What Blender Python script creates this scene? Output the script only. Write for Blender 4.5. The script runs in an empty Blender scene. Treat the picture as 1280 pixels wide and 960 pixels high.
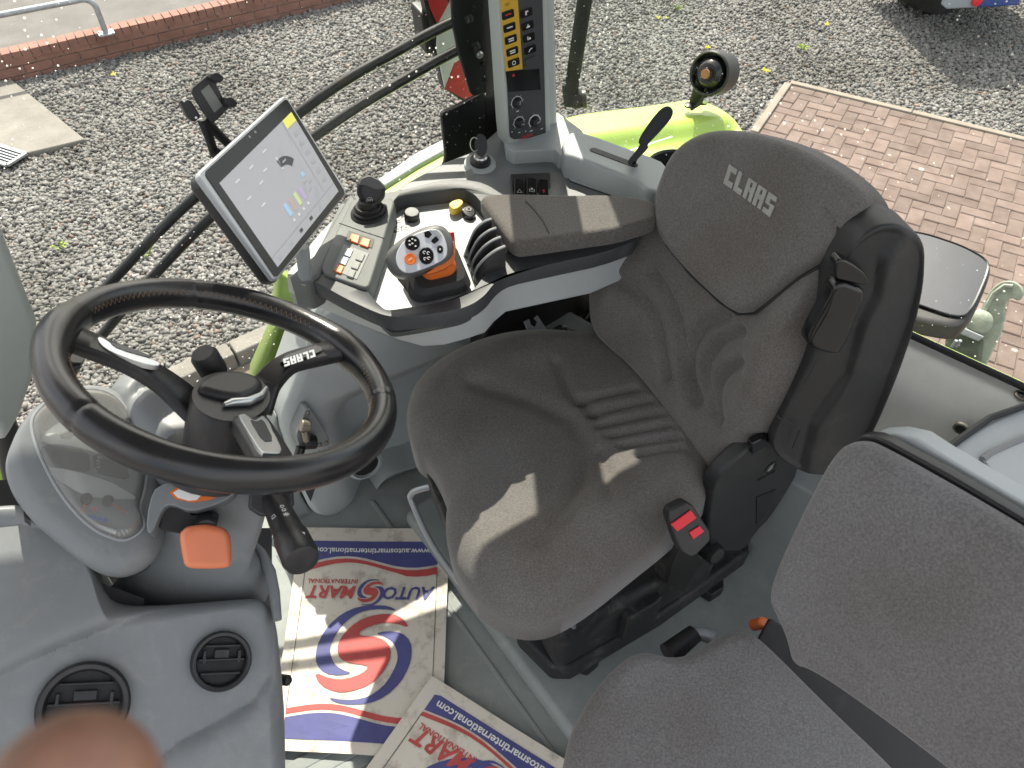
import bpy, bmesh, math, random
import numpy as np
from mathutils import Vector, Matrix
random.seed(7); rng = np.random.default_rng(7)
scene = bpy.context.scene; COL = scene.collection

# ---------------------------------------------------------------- camera, sky, sun, exposure
CAM = np.array([0, 0, 1.70]); PITCH = math.radians(48); FPX = 961.0      # metres; z = 0 is the cab floor
cam = bpy.data.cameras.new('camera'); cam.sensor_width = 36; cam.lens = 36 * FPX / 1280
cam.clip_start = 0.01; cam.clip_end = 400
cam.dof.use_dof = True; cam.dof.focus_distance = 1.8; cam.dof.aperture_fstop = 12
camo = bpy.data.objects.new('camera', cam); COL.objects.link(camo)
camo.location = CAM; camo.rotation_euler = (math.radians(90) - PITCH, 0, 0); scene.camera = camo

SUN_AZ = math.radians(-8)      # measured from the direction straight away from the camera towards its right
SUN_EL = math.radians(51)
sund = np.array([math.sin(SUN_AZ) * math.cos(SUN_EL), math.cos(SUN_AZ) * math.cos(SUN_EL), math.sin(SUN_EL)])
world = bpy.data.worlds.new('World'); scene.world = world; world.use_nodes = True
nt = world.node_tree; nt.nodes.clear()
sky = nt.nodes.new('ShaderNodeTexSky'); sky.sky_type = 'NISHITA'; sky.sun_disc = False
sky.sun_elevation = SUN_EL; sky.sun_rotation = SUN_AZ
sky.air_density = 1.0; sky.dust_density = 6; sky.ozone_density = 0.6
bg = nt.nodes.new('ShaderNodeBackground'); bg.inputs['Strength'].default_value = 0.15
wo = nt.nodes.new('ShaderNodeOutputWorld')
# broken white cloud over the whole sky, as the screen and the mirror reflect it
wtc = nt.nodes.new('ShaderNodeTexCoord'); wn0 = nt.nodes.new('ShaderNodeTexNoise'); wn0.inputs['Scale'].default_value = 2.2; wn0.inputs['Detail'].default_value = 7; wn0.inputs['Roughness'].default_value = .55
wr = nt.nodes.new('ShaderNodeValToRGB'); wr.color_ramp.elements[0].position = .38; wr.color_ramp.elements[1].position = .62
wcol = nt.nodes.new('ShaderNodeValToRGB'); wcol.color_ramp.elements[0].color = (4.7, 4.55, 4.35, 1); wcol.color_ramp.elements[1].color = (6.4, 6.2, 5.85, 1)
wm = nt.nodes.new('ShaderNodeMixRGB')
nt.links.new(wtc.outputs['Generated'], wn0.inputs['Vector']); nt.links.new(wn0.outputs['Fac'], wr.inputs[0]); nt.links.new(wn0.outputs['Fac'], wcol.inputs[0])
nt.links.new(wr.outputs[0], wm.inputs[0]); nt.links.new(sky.outputs[0], wm.inputs[1]); nt.links.new(wcol.outputs[0], wm.inputs[2])
nt.links.new(wm.outputs[0], bg.inputs[0]); nt.links.new(bg.outputs[0], wo.inputs[0])
sl = bpy.data.lights.new('sun', 'SUN'); sl.energy = 4.2; sl.angle = math.radians(0.55); sl.color = (1, .915, .80)
so = bpy.data.objects.new('sun', sl); COL.objects.link(so); so.location = (-2, 8, 10)
so.rotation_euler = Vector(sund).to_track_quat('Z', 'Y').to_euler()
vs = scene.view_settings; vs.view_transform = 'Standard'; vs.look = 'None'; vs.exposure = 1.2; vs.gamma = 1
vs.use_curve_mapping = False
scene.render.engine = 'CYCLES'; scene.cycles.use_denoising = True
scene.cycles.max_bounces = 10; scene.cycles.transparent_max_bounces = 24; scene.cycles.caustics_reflective = False

# ---------------------------------------------------------------- tractor axes and survey helpers
Fv = np.array([-.866, -.5, 0]); Rv = np.array([-.5, .866, 0]); Zv = np.array([0, 0, 1.])
GZ = -1.45                                                            # the yard lies this far below the cab floor
def W(a, r, z): return a * Fv + r * Rv + z * Zv                       # forward, right, up -> world
def nrm(v): v = np.array(v, float); return v / np.linalg.norm(v)
def sight(px, py):
    x = (px - 640) / FPX; y = (480 - py) / FPX
    return np.array([x, math.cos(PITCH) + y * math.sin(PITCH), -math.sin(PITCH) + y * math.cos(PITCH)])
def onp(px, py, o, n):
    q = sight(px, py); return CAM + q * (((np.array(o) - CAM) @ n) / (q @ n))
def onz(px, py, z): return onp(px, py, (0, 0, z), Zv)
def onr(px, py, r): return onp(px, py, Rv * r, Rv)
def ona(px, py, a): return onp(px, py, Fv * a, Fv)
def ond(px, py, d): return CAM + d * sight(px, py)
class Fr:                                                             # a local frame: origin, two axes, normal
    def __init__(s, o, n, u=None):
        s.o = np.array(o, float); s.n = nrm(n)
        u = np.array([1., 0, 0]) if u is None else np.array(u, float)
        s.u = nrm(u - (u @ s.n) * s.n); s.v = np.cross(s.n, s.u)
    def p(s, x, y, z=0): return s.o + x * s.u + y * s.v + z * s.n
    def loc(s, P): d = np.array(P) - s.o; return np.array([d @ s.u, d @ s.v])
    def px(s, pts, h=0): return [s.loc(onp(x, y, s.o + h * s.n, s.n)) for x, y in pts]
    def pt(s, x, y, h=0): return s.loc(onp(x, y, s.o + h * s.n, s.n))
    def at(s, x, y, z=0): return Fr(s.p(x, y, z), s.n, s.u)
def rot2(fr, ang): return Fr(fr.o, fr.n, math.cos(ang) * fr.u + math.sin(ang) * fr.v)

# ---------------------------------------------------------------- mesh helpers
WL = {}
def _finish(o, name, parent, base):
    COL.objects.link(o)
    if parent is not None:
        o.parent = parent; o.location = Vector(base - WL[parent]); 
    else: o.location = Vector(base)
    WL[o] = np.array(base, float)
    return o
def mesh_obj(name, V, Fc, mat, parent=None, bevel=0, seg=2, smooth=True, angle=38, sub=0, base=None):
    V = np.array(V, float)
    if base is None:
        base = WL[parent] if parent is not None else np.array([(V[:, 0].min() + V[:, 0].max()) / 2, (V[:, 1].min() + V[:, 1].max()) / 2, V[:, 2].min()])
    base = np.array(base, float)
    me = bpy.data.meshes.new(name); me.from_pydata([tuple(p) for p in V - base], [], Fc)
    bm = bmesh.new(); bm.from_mesh(me); bmesh.ops.recalc_face_normals(bm, faces=bm.faces); bm.to_mesh(me); bm.free()
    me.materials.append(MAT[mat] if isinstance(mat, str) else mat)
    if smooth:
        me.polygons.foreach_set('use_smooth', [True] * len(me.polygons))
        if not sub and not bevel: me.set_sharp_from_angle(angle=math.radians(angle))
    o = bpy.data.objects.new(name, me)
    if bevel:
        m = o.modifiers.new('bevel', 'BEVEL'); m.width = bevel; m.segments = seg; m.limit_method = 'ANGLE'; m.angle_limit = math.radians(angle)
        m.harden_normals = False
    if sub:
        m = o.modifiers.new('sub', 'SUBSURF'); m.levels = sub; m.render_levels = sub
    if bevel and smooth:
        m = o.modifiers.new('wn', 'WEIGHTED_NORMAL'); m.keep_sharp = True
    return _finish(o, name, parent, base)
def empty(name, loc, label=None, cat=None, group=None, parent=None):
    o = bpy.data.objects.new(name, None); o.empty_display_size = .05
    _finish(o, name, parent, np.array(loc, float))
    if label: tag(o, label, cat, group)
    return o
def tag(o, label=None, cat=None, group=None, kind=None):
    if label: o['label'] = label
    if cat: o['category'] = cat
    if group: o['group'] = group
    if kind: o['kind'] = kind
    return o
def chaikin(P, it=2, closed=True, k=.25):
    P = [np.array(p, float) for p in P]
    for _ in range(it):
        Q = []; n = len(P)
        if not closed: Q.append(P[0])
        for i in range(n if closed else n - 1):
            a, b = P[i], P[(i + 1) % n]; Q += [a * (1 - k) + b * k, a * k + b * (1 - k)]
        if not closed: Q.append(P[-1])
        P = Q
    return P
def catmull(P, n=8, closed=False):
    P = [np.array(p, float) for p in P]; m = len(P); out = []
    for i in range(m if closed else m - 1):
        p0 = P[(i - 1) % m] if closed or i > 0 else 2 * P[0] - P[1]
        p1 = P[i]; p2 = P[(i + 1) % m]
        p3 = P[(i + 2) % m] if closed or i + 2 < m else 2 * P[-1] - P[-2]
        for k in range(n):
            t = k / n
            out.append(.5 * (2 * p1 + (p2 - p0) * t + (2 * p0 - 5 * p1 + 4 * p2 - p3) * t * t + (3 * p1 - p0 - 3 * p2 + p3) * t ** 3))
    if not closed: out.append(P[-1])
    return out
def resample(P, n, closed=True):
    P = [np.array(p, float) for p in P]
    if closed: P = P + [P[0]]
    d = np.cumsum([0] + [np.linalg.norm(P[i + 1] - P[i]) for i in range(len(P) - 1)])
    A = np.array(P); t = np.linspace(0, d[-1], n, endpoint=not closed)
    return np.stack([np.interp(t, d, A[:, k]) for k in range(A.shape[1])], 1)
class MB:
    def __init__(s): s.v = []; s.f = []
    def add(s, V, Fc):
        b = len(s.v); s.v += [np.array(p, float) for p in V]; s.f += [[i + b for i in f] for f in Fc]; return s
    def box(s, fr, cx, cy, cz, sx, sy, sz):
        V = [fr.p(cx + i * sx / 2, cy + j * sy / 2, cz + k * sz / 2) for i in (-1, 1) for j in (-1, 1) for k in (-1, 1)]
        return s.add(V, [(0, 1, 3, 2), (4, 6, 7, 5), (0, 4, 5, 1), (2, 3, 7, 6), (0, 2, 6, 4), (1, 5, 7, 3)])
    def prism(s, fr, out, z0, z1, shrink=0, ext=None):
        n = len(out); c = np.mean(np.array(out), 0)
        lo = [fr.p(*p, z0) if ext is None else fr.p(*p, z1) + np.array(ext) for p in out]
        hi = [fr.p(*(c + (np.array(p) - c) * (1 - shrink)), z1) for p in out]
        return s.add(lo + hi, [list(range(n))[::-1], list(range(n, 2 * n))] + [(i, (i + 1) % n, n + (i + 1) % n, n + i) for i in range(n)])
    def sheet(s, fr, out, z=0): return s.add([fr.p(*p, z) for p in out], [list(range(len(out)))])
    def loft(s, rings, caps=True, closed=True):
        n = len(rings[0]); V = [p for r in rings for p in r]; Fc = []
        for k in range(len(rings) - 1):
            for i in range(n if closed else n - 1):
                j = (i + 1) % n; Fc.append((k * n + i, k * n + j, (k + 1) * n + j, (k + 1) * n + i))
        if caps: Fc += [list(range(n))[::-1], list(range((len(rings) - 1) * n, len(rings) * n))]
        return s.add(V, Fc)
    def lathe(s, fr, prof, seg=32, cx=0, cy=0, caps=True):
        return s.loft([[fr.p(cx + r * math.cos(t), cy + r * math.sin(t), h) for t in np.linspace(0, 2 * math.pi, seg, endpoint=False)] for r, h in prof], caps)
    def tube(s, P, r, seg=12, closed=False, caps=True, flat=1.0, up=None):
        P = [np.array(p, float) for p in P]; n = len(P)
        R = r if hasattr(r, '__len__') else [r] * n
        rings = []; prev = None
        for i in range(n):
            if closed: t = nrm(P[(i + 1) % n] - P[i - 1])
            else: t = nrm(P[min(i + 1, n - 1)] - P[max(i - 1, 0)])
            ref = up if up is not None else (prev if prev is not None else (Zv if abs(t[2]) < .9 else np.array([1., 0, 0])))
            a = nrm(np.array(ref) - (np.array(ref) @ t) * t); b = np.cross(t, a); prev = a
            rings.append([P[i] + R[i] * (math.cos(q) * a * flat + math.sin(q) * b) for q in np.linspace(0, 2 * math.pi, seg, endpoint=False)])
        if closed: rings.append(rings[0]); 
        return s.loft(rings, caps and not closed)
    def pad(s, out, fr, R, depth, feat=None, N=160, nr=34, c=None, ext=None, rb=None):
        O = resample(out, N); c = np.mean(O, 0) if c is None else np.array(c)
        T = 1 - (1 - np.linspace(0, 1, nr + 1)[1:]) ** 1.7
        V = []; Fc = []; Ls = np.linalg.norm(O - c, axis=1)
        def h(p, d):
            z = 0 if d >= R else -(R - math.sqrt(max(0, R * R - (R - d) ** 2)))
            return z + (feat(p[0], p[1]) * min(1, d / R) if feat else 0)
        V.append(fr.p(*c, h(c, 9)))
        for t in T:
            for k in range(N):
                p = c + t * (O[k] - c); V.append(fr.p(*p, h(p, (1 - t) * Ls[k])))
        for k in range(N): Fc.append((0, 1 + k, 1 + (k + 1) % N))
        for i in range(nr - 1):
            for k in range(N):
                j = (k + 1) % N; a = 1 + i * N; Fc.append((a + k, a + N + k, a + N + j, a + j))
        e = -depth * fr.n if ext is None else np.array(ext)
        a = 1 + (nr - 1) * N; b = len(V)
        rb = min(R, .02) if rb is None else rb
        for q, sc in ((.85, 1.0), (1.0, .97)):
            for k in range(N):
                p = c + (O[k] - c) * sc; V.append(fr.p(*p, -R) + e * q)
        prev = a
        for q in range(2):
            cur = b + q * N
            for k in range(N):
                j = (k + 1) % N; Fc.append((prev + k, cur + k, cur + j, prev + j))
            prev = cur
        Fc.append([prev + k for k in range(N)])
        return s.add(V, Fc)
    def build(s, name, mat, parent=None, **k): return mesh_obj(name, s.v, s.f, mat, parent, **k)
def disc_pts(cx, cy, r, n=32, ry=None): return [np.array([cx + r * math.cos(t), cy + (ry or r) * math.sin(t)]) for t in np.linspace(0, 2 * math.pi, n, endpoint=False)]
def rrect(cx, cy, w, h, r, n=4):
    out = []
    for sx, sy, a0 in ((1, 1, 0), (-1, 1, 90), (-1, -1, 180), (1, -1, 270)):
        for k in range(n + 1):
            a = math.radians(a0 + 90 * k / n); out.append(np.array([cx + sx * (w / 2 - r) + r * math.cos(a), cy + sy * (h / 2 - r) + r * math.sin(a)]))
    return out
def text_obj(name, txt, fr, size, mat, parent, depth=.0004, bold=0, shear=0, sx=1.0, align='CENTER'):
    cu = bpy.data.curves.new(name, 'FONT'); cu.body = txt; cu.size = size; cu.align_x = align; cu.align_y = 'CENTER'; cu.offset = bold; cu.shear = shear
    cu.resolution_u = 3
    cu.extrude = depth; t = bpy.data.objects.new(name, cu); COL.objects.link(t)
    bpy.context.view_layer.update()
    me = bpy.data.meshes.new_from_object(t); V = [fr.p(v.co.x * sx, v.co.y, v.co.z + depth) for v in me.vertices]; Fc = [list(p.vertices) for p in me.polygons]
    bpy.data.objects.remove(t); bpy.data.curves.remove(cu); bpy.data.meshes.remove(me)
    return mesh_obj(name, V, Fc, mat, parent, smooth=False)
def copy_tree(o, parent=None, loc=None):
    c = o.copy(); COL.objects.link(c)
    WL[c] = WL[o] if loc is None else np.array(loc)
    if parent is not None: c.parent = parent
    for ch in o.children: copy_tree(ch, c)
    return c

# ---------------------------------------------------------------- materials
MAT = {}
def mat(name, col, rough=.5, metal=0, noise=.0, nscale=8, bump=0, bscale=200, spec=.5, coat=0, col2=None, trans=0, sss=0, emit=0, sheen=0, bdet=3, bdist=.002, dust=0):
    m = bpy.data.materials.new(name); m.use_nodes = True; t = m.node_tree; b = t.nodes['Principled BSDF']; L = t.links
    b.inputs['Roughness'].default_value = rough; b.inputs['Metallic'].default_value = metal
    b.inputs['Specular IOR Level'].default_value = spec; b.inputs['Coat Weight'].default_value = coat
    b.inputs['Transmission Weight'].default_value = trans
    if sss: b.inputs['Subsurface Weight'].default_value = sss; b.inputs['Subsurface Radius'].default_value = (.01, .004, .002)
    if sheen: b.inputs['Sheen Weight'].default_value = sheen; b.inputs['Sheen Roughness'].default_value = .5
    if emit: b.inputs['Emission Color'].default_value = (*col, 1); b.inputs['Emission Strength'].default_value = emit
    tc = t.nodes.new('ShaderNodeTexCoord')
    if noise or col2:
        n = t.nodes.new('ShaderNodeTexNoise'); n.inputs['Scale'].default_value = nscale; n.inputs['Detail'].default_value = 6; n.inputs['Roughness'].default_value = .65
        L.new(tc.outputs['Object'], n.inputs['Vector'])
        r = t.nodes.new('ShaderNodeValToRGB'); r.color_ramp.elements[0].position = .32; r.color_ramp.elements[1].position = .7
        c2 = col2 or tuple(c * (1 + noise) for c in col); c1 = col if col2 else tuple(c * (1 - noise) for c in col)
        r.color_ramp.elements[0].color = (*c1, 1); r.color_ramp.elements[1].color = (*c2, 1)
        L.new(n.outputs['Fac'], r.inputs['Fac']); L.new(r.outputs['Color'], b.inputs['Base Color'])
        rr = t.nodes.new('ShaderNodeMapRange'); rr.inputs['To Min'].default_value = max(0, rough - .08); rr.inputs['To Max'].default_value = min(1, rough + .1)
        L.new(n.outputs['Fac'], rr.inputs['Value']); L.new(rr.outputs[0], b.inputs['Roughness'])
    else: b.inputs['Base Color'].default_value = (*col, 1)
    if dust:      # settled dust, smears and scuffs
        dn_ = t.nodes.new('ShaderNodeTexNoise'); dn_.inputs['Scale'].default_value = 14; dn_.inputs['Detail'].default_value = 10; dn_.inputs['Roughness'].default_value = .75; dn_.inputs['Distortion'].default_value = .8
        dr = t.nodes.new('ShaderNodeValToRGB'); dr.color_ramp.elements[0].position = .52; dr.color_ramp.elements[1].position = .74; dr.color_ramp.elements[1].color = (dust, dust, dust, 1)
        dv = t.nodes.new('ShaderNodeTexVoronoi'); dv.inputs['Scale'].default_value = 95; dl = t.nodes.new('ShaderNodeMath'); dl.operation = 'LESS_THAN'; dl.inputs[1].default_value = .10
        dm = t.nodes.new('ShaderNodeMixRGB'); dm.inputs[2].default_value = (.52, .49, .44, 1); ds = t.nodes.new('ShaderNodeMath'); ds.operation = 'MULTIPLY_ADD'; ds.inputs[1].default_value = dust * .5; ds.use_clamp = True
        for q in (dn_, dv): L.new(tc.outputs['Object'], q.inputs['Vector'])
        L.new(dn_.outputs['Fac'], dr.inputs[0]); L.new(dv.outputs['Distance'], dl.inputs[0]); L.new(dl.outputs[0], ds.inputs[0]); L.new(dr.outputs[0], ds.inputs[2]); L.new(ds.outputs[0], dm.inputs[0])
        L.new(r.outputs['Color'], dm.inputs[1]); L.new(dm.outputs[0], b.inputs['Base Color'])
    if bump:
        n2 = t.nodes.new('ShaderNodeTexNoise'); n2.inputs['Scale'].default_value = bscale; n2.inputs['Detail'].default_value = bdet
        bp = t.nodes.new('ShaderNodeBump'); bp.inputs['Strength'].default_value = bump; bp.inputs['Distance'].default_value = bdist
        L.new(tc.outputs['Object'], n2.inputs['Vector']); L.new(n2.outputs['Fac'], bp.inputs['Height']); L.new(bp.outputs[0], b.inputs['Normal'])
    MAT[name] = m; return m
mat('dash_grey', (.20, .212, .22), .48, noise=.10, nscale=5, bump=.25, bscale=700, bdist=.0006, dust=0.16)
mat('column_grey', (.18, .192, .20), .42, noise=.10, nscale=6, bump=.2, bscale=700, bdist=.0006, dust=0.16)
mat('mid_grey', (.25, .27, .275), .5, noise=.08, nscale=6, bump=.25, bscale=600, bdist=.0006, dust=0.16)
mat('light_grey', (.44, .465, .47), .5, noise=.08, nscale=5, bump=.2, bscale=600, bdist=.0006, dust=0.16)
mat('panel_grey', (.44, .475, .485), .5, noise=.08, nscale=5, bump=.2, bscale=600, bdist=.0006, dust=0.16)
mat('pillar_grey', (.46, .50, .485), .45, noise=.07, nscale=4, bump=.15, bscale=600, bdist=.0005, dust=0.16)
mat('sill_white', (.60, .60, .57), .45, noise=.12, nscale=7, bump=.15, bscale=500, bdist=.0005, col2=None, dust=0.22)
mat('floor_rubber', (.265, .288, .28), .62, noise=.16, nscale=6, bump=.4, bscale=450, bdist=.001, dust=0.3)
mat('bezel_dark', (.045, .05, .055), .5, noise=.12, nscale=8, bump=.3, bscale=800, bdist=.0006, dust=0.06)
mat('tray_grey', (.06, .064, .062), .62, noise=.1, nscale=8, bump=.2, bscale=600, bdist=.0005, dust=0.16)
mat('keypad_grey', (.13, .14, .137), .62, noise=.08, nscale=8, bump=.2, bscale=600, bdist=.0005, dust=0.16)
mat('black_plastic', (.018, .018, .02), .42, noise=.15, nscale=10, bump=.2, bscale=600, bdist=.0006, dust=0.05)
mat('matte_black', (.012, .012, .013), .75, spec=.15)
mat('black_gloss', (.008, .008, .009), .18)
mat('black_rubber', (.014, .014, .015), .55, noise=.2, nscale=12, bump=.25, bscale=300, bdist=.001)
mat('black_metal', (.012, .012, .013), .3, noise=.15, nscale=12, spec=.5)
mat('leather', (.014, .014, .016), .22, noise=.2, nscale=20, bump=.3, bscale=900, bdist=.0005, spec=.6)
mat('seat_shell', (.019, .020, .0215), .5, noise=.15, nscale=7, bump=.35, bscale=700, bdist=.0007, dust=0.05)
mat('seat_base', (.017, .018, .02), .6, noise=.35, nscale=9, bump=.3, bscale=400, bdist=.001, dust=0.16)
mat('steel', (.55, .55, .54), .3, metal=1, noise=.15, nscale=20)
mat('silver', (.55, .57, .58), .32, metal=.85)
mat('silver_paint', (.42, .44, .46), .35, metal=.3)
mat('grey_bar', (.33, .34, .36), .35, metal=.4)
mat('galv', (.36, .38, .41), .42, metal=.55, noise=.2, nscale=25)
mat('zinc', (.30, .27, .22), .4, metal=.8, noise=.3, nscale=60)
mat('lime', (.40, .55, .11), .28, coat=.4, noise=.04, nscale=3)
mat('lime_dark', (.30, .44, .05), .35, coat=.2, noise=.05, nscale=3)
mat('orange', (.72, .17, .03), .42, noise=.05)
mat('orange_lens', (.75, .22, .10), .35, noise=.06, sss=.1)
mat('red', (.70, .02, .035), .4)
mat('hazard_red', (.72, .035, .05), .4, noise=.1, nscale=20)
mat('hazard_white', (.88, .90, .92), .35, noise=.06, nscale=30)
mat('yellow', (.66, .40, .035), .45, noise=.06)
mat('key_yellow', (.72, .50, .05), .45)
mat('blue_bit', (.08, .16, .62), .4)
mat('white_print', (.78, .78, .76), .6)
mat('grey_print', (.42, .43, .44), .5)
mat('red_print', (.62, .03, .03), .5)
mat('letter_grey', (.34, .34, .315), .7, noise=.12, nscale=40, bump=.4, bscale=900, bdist=.0008)
mat('button_grey', (.24, .25, .24), .6, noise=.06)
mat('face_silver', (.62, .65, .70), .4, metal=.1)
mat('grip_grey', (.11, .112, .112), .5, noise=.1, bump=.25, bscale=900, bdist=.0005)
mat('paper_blue', (.075, .08, .25), .6, noise=.2, nscale=14)
mat('paper_red', (.52, .08, .075), .6, noise=.18, nscale=14)
mat('concrete', (.19, .178, .158), .85, noise=.22, nscale=5, bump=.5, bscale=60, bdist=.006)
mat('edging', (.235, .205, .17), .85, noise=.18, nscale=6, bump=.4, bscale=90, bdist=.004)
mat('tarmac', (.135, .127, .122), .9, noise=.2, nscale=3, bump=.6, bscale=160, bdist=.006)
mat('mortar', (.34, .28, .25), .9, noise=.2, nscale=15)
mat('brick_red', (.25, .125, .095), .85, noise=.22, nscale=6, bump=.3, bscale=120, bdist=.003)
mat('joint_sand', (.20, .165, .14), .95, noise=.25, nscale=30, bump=.4, bscale=300, bdist=.003)
mat('soil', (.17, .135, .105), .95, noise=.3, nscale=8, bump=.6, bscale=40, bdist=.01)
mat('tyre', (.03, .029, .027), .8, noise=.4, nscale=12, bump=.5, bscale=60, bdist=.004)
mat('blue_paint', (.03, .07, .26), .3, coat=.4)
mat('vehicle_grey', (.30, .33, .36), .4)
mat('weed', (.22, .30, .03), .7, noise=.3, nscale=30)
mat('weed_yellow', (.62, .55, .03), .7, noise=.2, nscale=30)
mat('leaf_brown', (.34, .16, .07), .8, noise=.3, nscale=30)
mat('skin', (.36, .19, .13), .5, noise=.18, nscale=120, sss=.2, bump=.6, bscale=900, bdist=.0004)
mat('nail', (.58, .34, .27), .3)
mat('mirror_glass', (.14, .145, .155), .06, metal=1)
mat('lens_clear', (.45, .47, .47), .08, metal=.7)
mat('belt', (.014, .014, .015), .7, bump=.5, bscale=500, bdist=.001)
mat('hook_paint', (.30, .33, .27), .6, noise=.35, nscale=14, bump=.4, bscale=80, bdist=.003)
mat('hitch_box', (.07, .09, .06), .6, noise=.5, nscale=18, bump=.6, bscale=60, bdist=.004)

def nodes(name):
    m = bpy.data.materials.new(name); m.use_nodes = True; MAT[name] = m; t = m.node_tree
    return m, t, t.nodes['Principled BSDF'], t.links
# woven seat cloth
def cloth(name, c1, c2, wear):
    m, t, b, L = nodes(name); tc = t.nodes.new('ShaderNodeTexCoord')
    n = t.nodes.new('ShaderNodeTexNoise'); n.inputs['Scale'].default_value = 330; n.inputs['Detail'].default_value = 3; n.inputs['Roughness'].default_value = .6
    n2 = t.nodes.new('ShaderNodeTexNoise'); n2.inputs['Scale'].default_value = 5; n2.inputs['Detail'].default_value = 5
    r = t.nodes.new('ShaderNodeValToRGB'); r.color_ramp.elements[0].position = .36; r.color_ramp.elements[1].position = .66
    r.color_ramp.elements[0].color = (*c1, 1); r.color_ramp.elements[1].color = (*c2, 1)
    mx = t.nodes.new('ShaderNodeMixRGB'); mx.blend_type = 'MULTIPLY'; mx.inputs[0].default_value = wear
    r2 = t.nodes.new('ShaderNodeValToRGB'); r2.color_ramp.elements[0].position = .3; r2.color_ramp.elements[1].position = .6
    r2.color_ramp.elements[0].color = (.62, .54, .47, 1); r2.color_ramp.elements[1].color = (1, 1, 1, 1)
    for q in (n, n2): L.new(tc.outputs['Object'], q.inputs['Vector'])
    L.new(n.outputs['Fac'], r.inputs[0]); L.new(n2.outputs['Fac'], r2.inputs[0]); L.new(r.outputs[0], mx.inputs[1]); L.new(r2.outputs[0], mx.inputs[2])
    L.new(mx.outputs[0], b.inputs['Base Color']); b.inputs['Roughness'].default_value = .92; b.inputs['Specular IOR Level'].default_value = .2
    b.inputs['Sheen Weight'].default_value = .25; b.inputs['Sheen Roughness'].default_value = .45
    bp = t.nodes.new('ShaderNodeBump'); bp.inputs['Strength'].default_value = .5; bp.inputs['Distance'].default_value = .0012
    L.new(n.outputs['Fac'], bp.inputs['Height']); L.new(bp.outputs[0], b.inputs['Normal'])
cloth('seat_cloth', (.118, .112, .108), (.180, .171, .165), .65)
cloth('bench_cloth', (.122, .120, .124), (.195, .192, .197), .5)
cloth('arm_cloth', (.095, .088, .082), (.155, .145, .137), .35)
# paper of the floor mats: cream, scuffed and stained
m, t, b, L = nodes('paper'); tc = t.nodes.new('ShaderNodeTexCoord')
n = t.nodes.new('ShaderNodeTexNoise'); n.inputs['Scale'].default_value = 16; n.inputs['Detail'].default_value = 9; n.inputs['Roughness'].default_value = .72
r = t.nodes.new('ShaderNodeValToRGB'); r.color_ramp.elements[0].position = .30; r.color_ramp.elements[1].position = .50
r.color_ramp.elements[0].color = (.34, .29, .23, 1); r.color_ramp.elements[1].color = (.72, .67, .58, 1)
L.new(tc.outputs['Object'], n.inputs['Vector']); L.new(n.outputs['Fac'], r.inputs[0]); L.new(r.outputs[0], b.inputs['Base Color']); b.inputs['Roughness'].default_value = .75
bp = t.nodes.new('ShaderNodeBump'); bp.inputs['Strength'].default_value = .3; bp.inputs['Distance'].default_value = .004
n2 = t.nodes.new('ShaderNodeTexNoise'); n2.inputs['Scale'].default_value = 9; L.new(tc.outputs['Object'], n2.inputs['Vector']); L.new(n2.outputs['Fac'], bp.inputs['Height']); L.new(bp.outputs[0], b.inputs['Normal'])
# block paving: every block its own tone (random per object), with pale lichen spots
m, t, b, L = nodes('paver'); tc = t.nodes.new('ShaderNodeTexCoord'); oi = t.nodes.new('ShaderNodeObjectInfo'); ge = t.nodes.new('ShaderNodeNewGeometry')
n = t.nodes.new('ShaderNodeTexNoise'); n.inputs['Scale'].default_value = 9; n.inputs['Detail'].default_value = 8
r = t.nodes.new('ShaderNodeValToRGB'); r.color_ramp.elements[0].position = .3; r.color_ramp.elements[1].position = .72
r.color_ramp.elements[0].color = (.125, .087, .073, 1); r.color_ramp.elements[1].color = (.190, .143, .125, 1)
hs = t.nodes.new('ShaderNodeHueSaturation'); mr = t.nodes.new('ShaderNodeMapRange'); mr.inputs['To Min'].default_value = .78; mr.inputs['To Max'].default_value = 1.15
vo = t.nodes.new('ShaderNodeTexVoronoi'); vo.inputs['Scale'].default_value = 5.2; vo.inputs['Randomness'].default_value = 1
n3 = t.nodes.new('ShaderNodeTexNoise'); n3.inputs['Scale'].default_value = 14; n3.inputs['Detail'].default_value = 4
sub = t.nodes.new('ShaderNodeMath'); sub.operation = 'MULTIPLY_ADD'; sub.inputs[1].default_value = .30; 
r3 = t.nodes.new('ShaderNodeValToRGB'); r3.color_ramp.elements[0].position = .20; r3.color_ramp.elements[1].position = .245
r3.color_ramp.elements[0].color = (1, 1, 1, 1); r3.color_ramp.elements[1].color = (0, 0, 0, 1)
mx = t.nodes.new('ShaderNodeMixRGB'); mx.inputs[2].default_value = (.40, .36, .33, 1)
L.new(ge.outputs['Position'], n.inputs['Vector']); L.new(ge.outputs['Position'], vo.inputs['Vector']); L.new(ge.outputs['Position'], n3.inputs['Vector'])
L.new(n.outputs['Fac'], r.inputs[0]); L.new(r.outputs[0], hs.inputs['Color']); L.new(oi.outputs['Random'], mr.inputs['Value']); L.new(mr.outputs[0], hs.inputs['Value'])
L.new(n3.outputs['Fac'], sub.inputs[0]); L.new(vo.outputs['Distance'], sub.inputs[2]); L.new(sub.outputs[0], r3.inputs[0])
L.new(r3.outputs[0], mx.inputs[0]); L.new(hs.outputs[0], mx.inputs[1]); L.new(mx.outputs[0], b.inputs['Base Color']); b.inputs['Roughness'].default_value = .85
bp = t.nodes.new('ShaderNodeBump'); bp.inputs['Strength'].default_value = .5; bp.inputs['Distance'].default_value = .004
n2 = t.nodes.new('ShaderNodeTexNoise'); n2.inputs['Scale'].default_value = 110; L.new(ge.outputs['Position'], n2.inputs['Vector']); L.new(n2.outputs['Fac'], bp.inputs['Height']); L.new(bp.outputs[0], b.inputs['Normal'])
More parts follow.
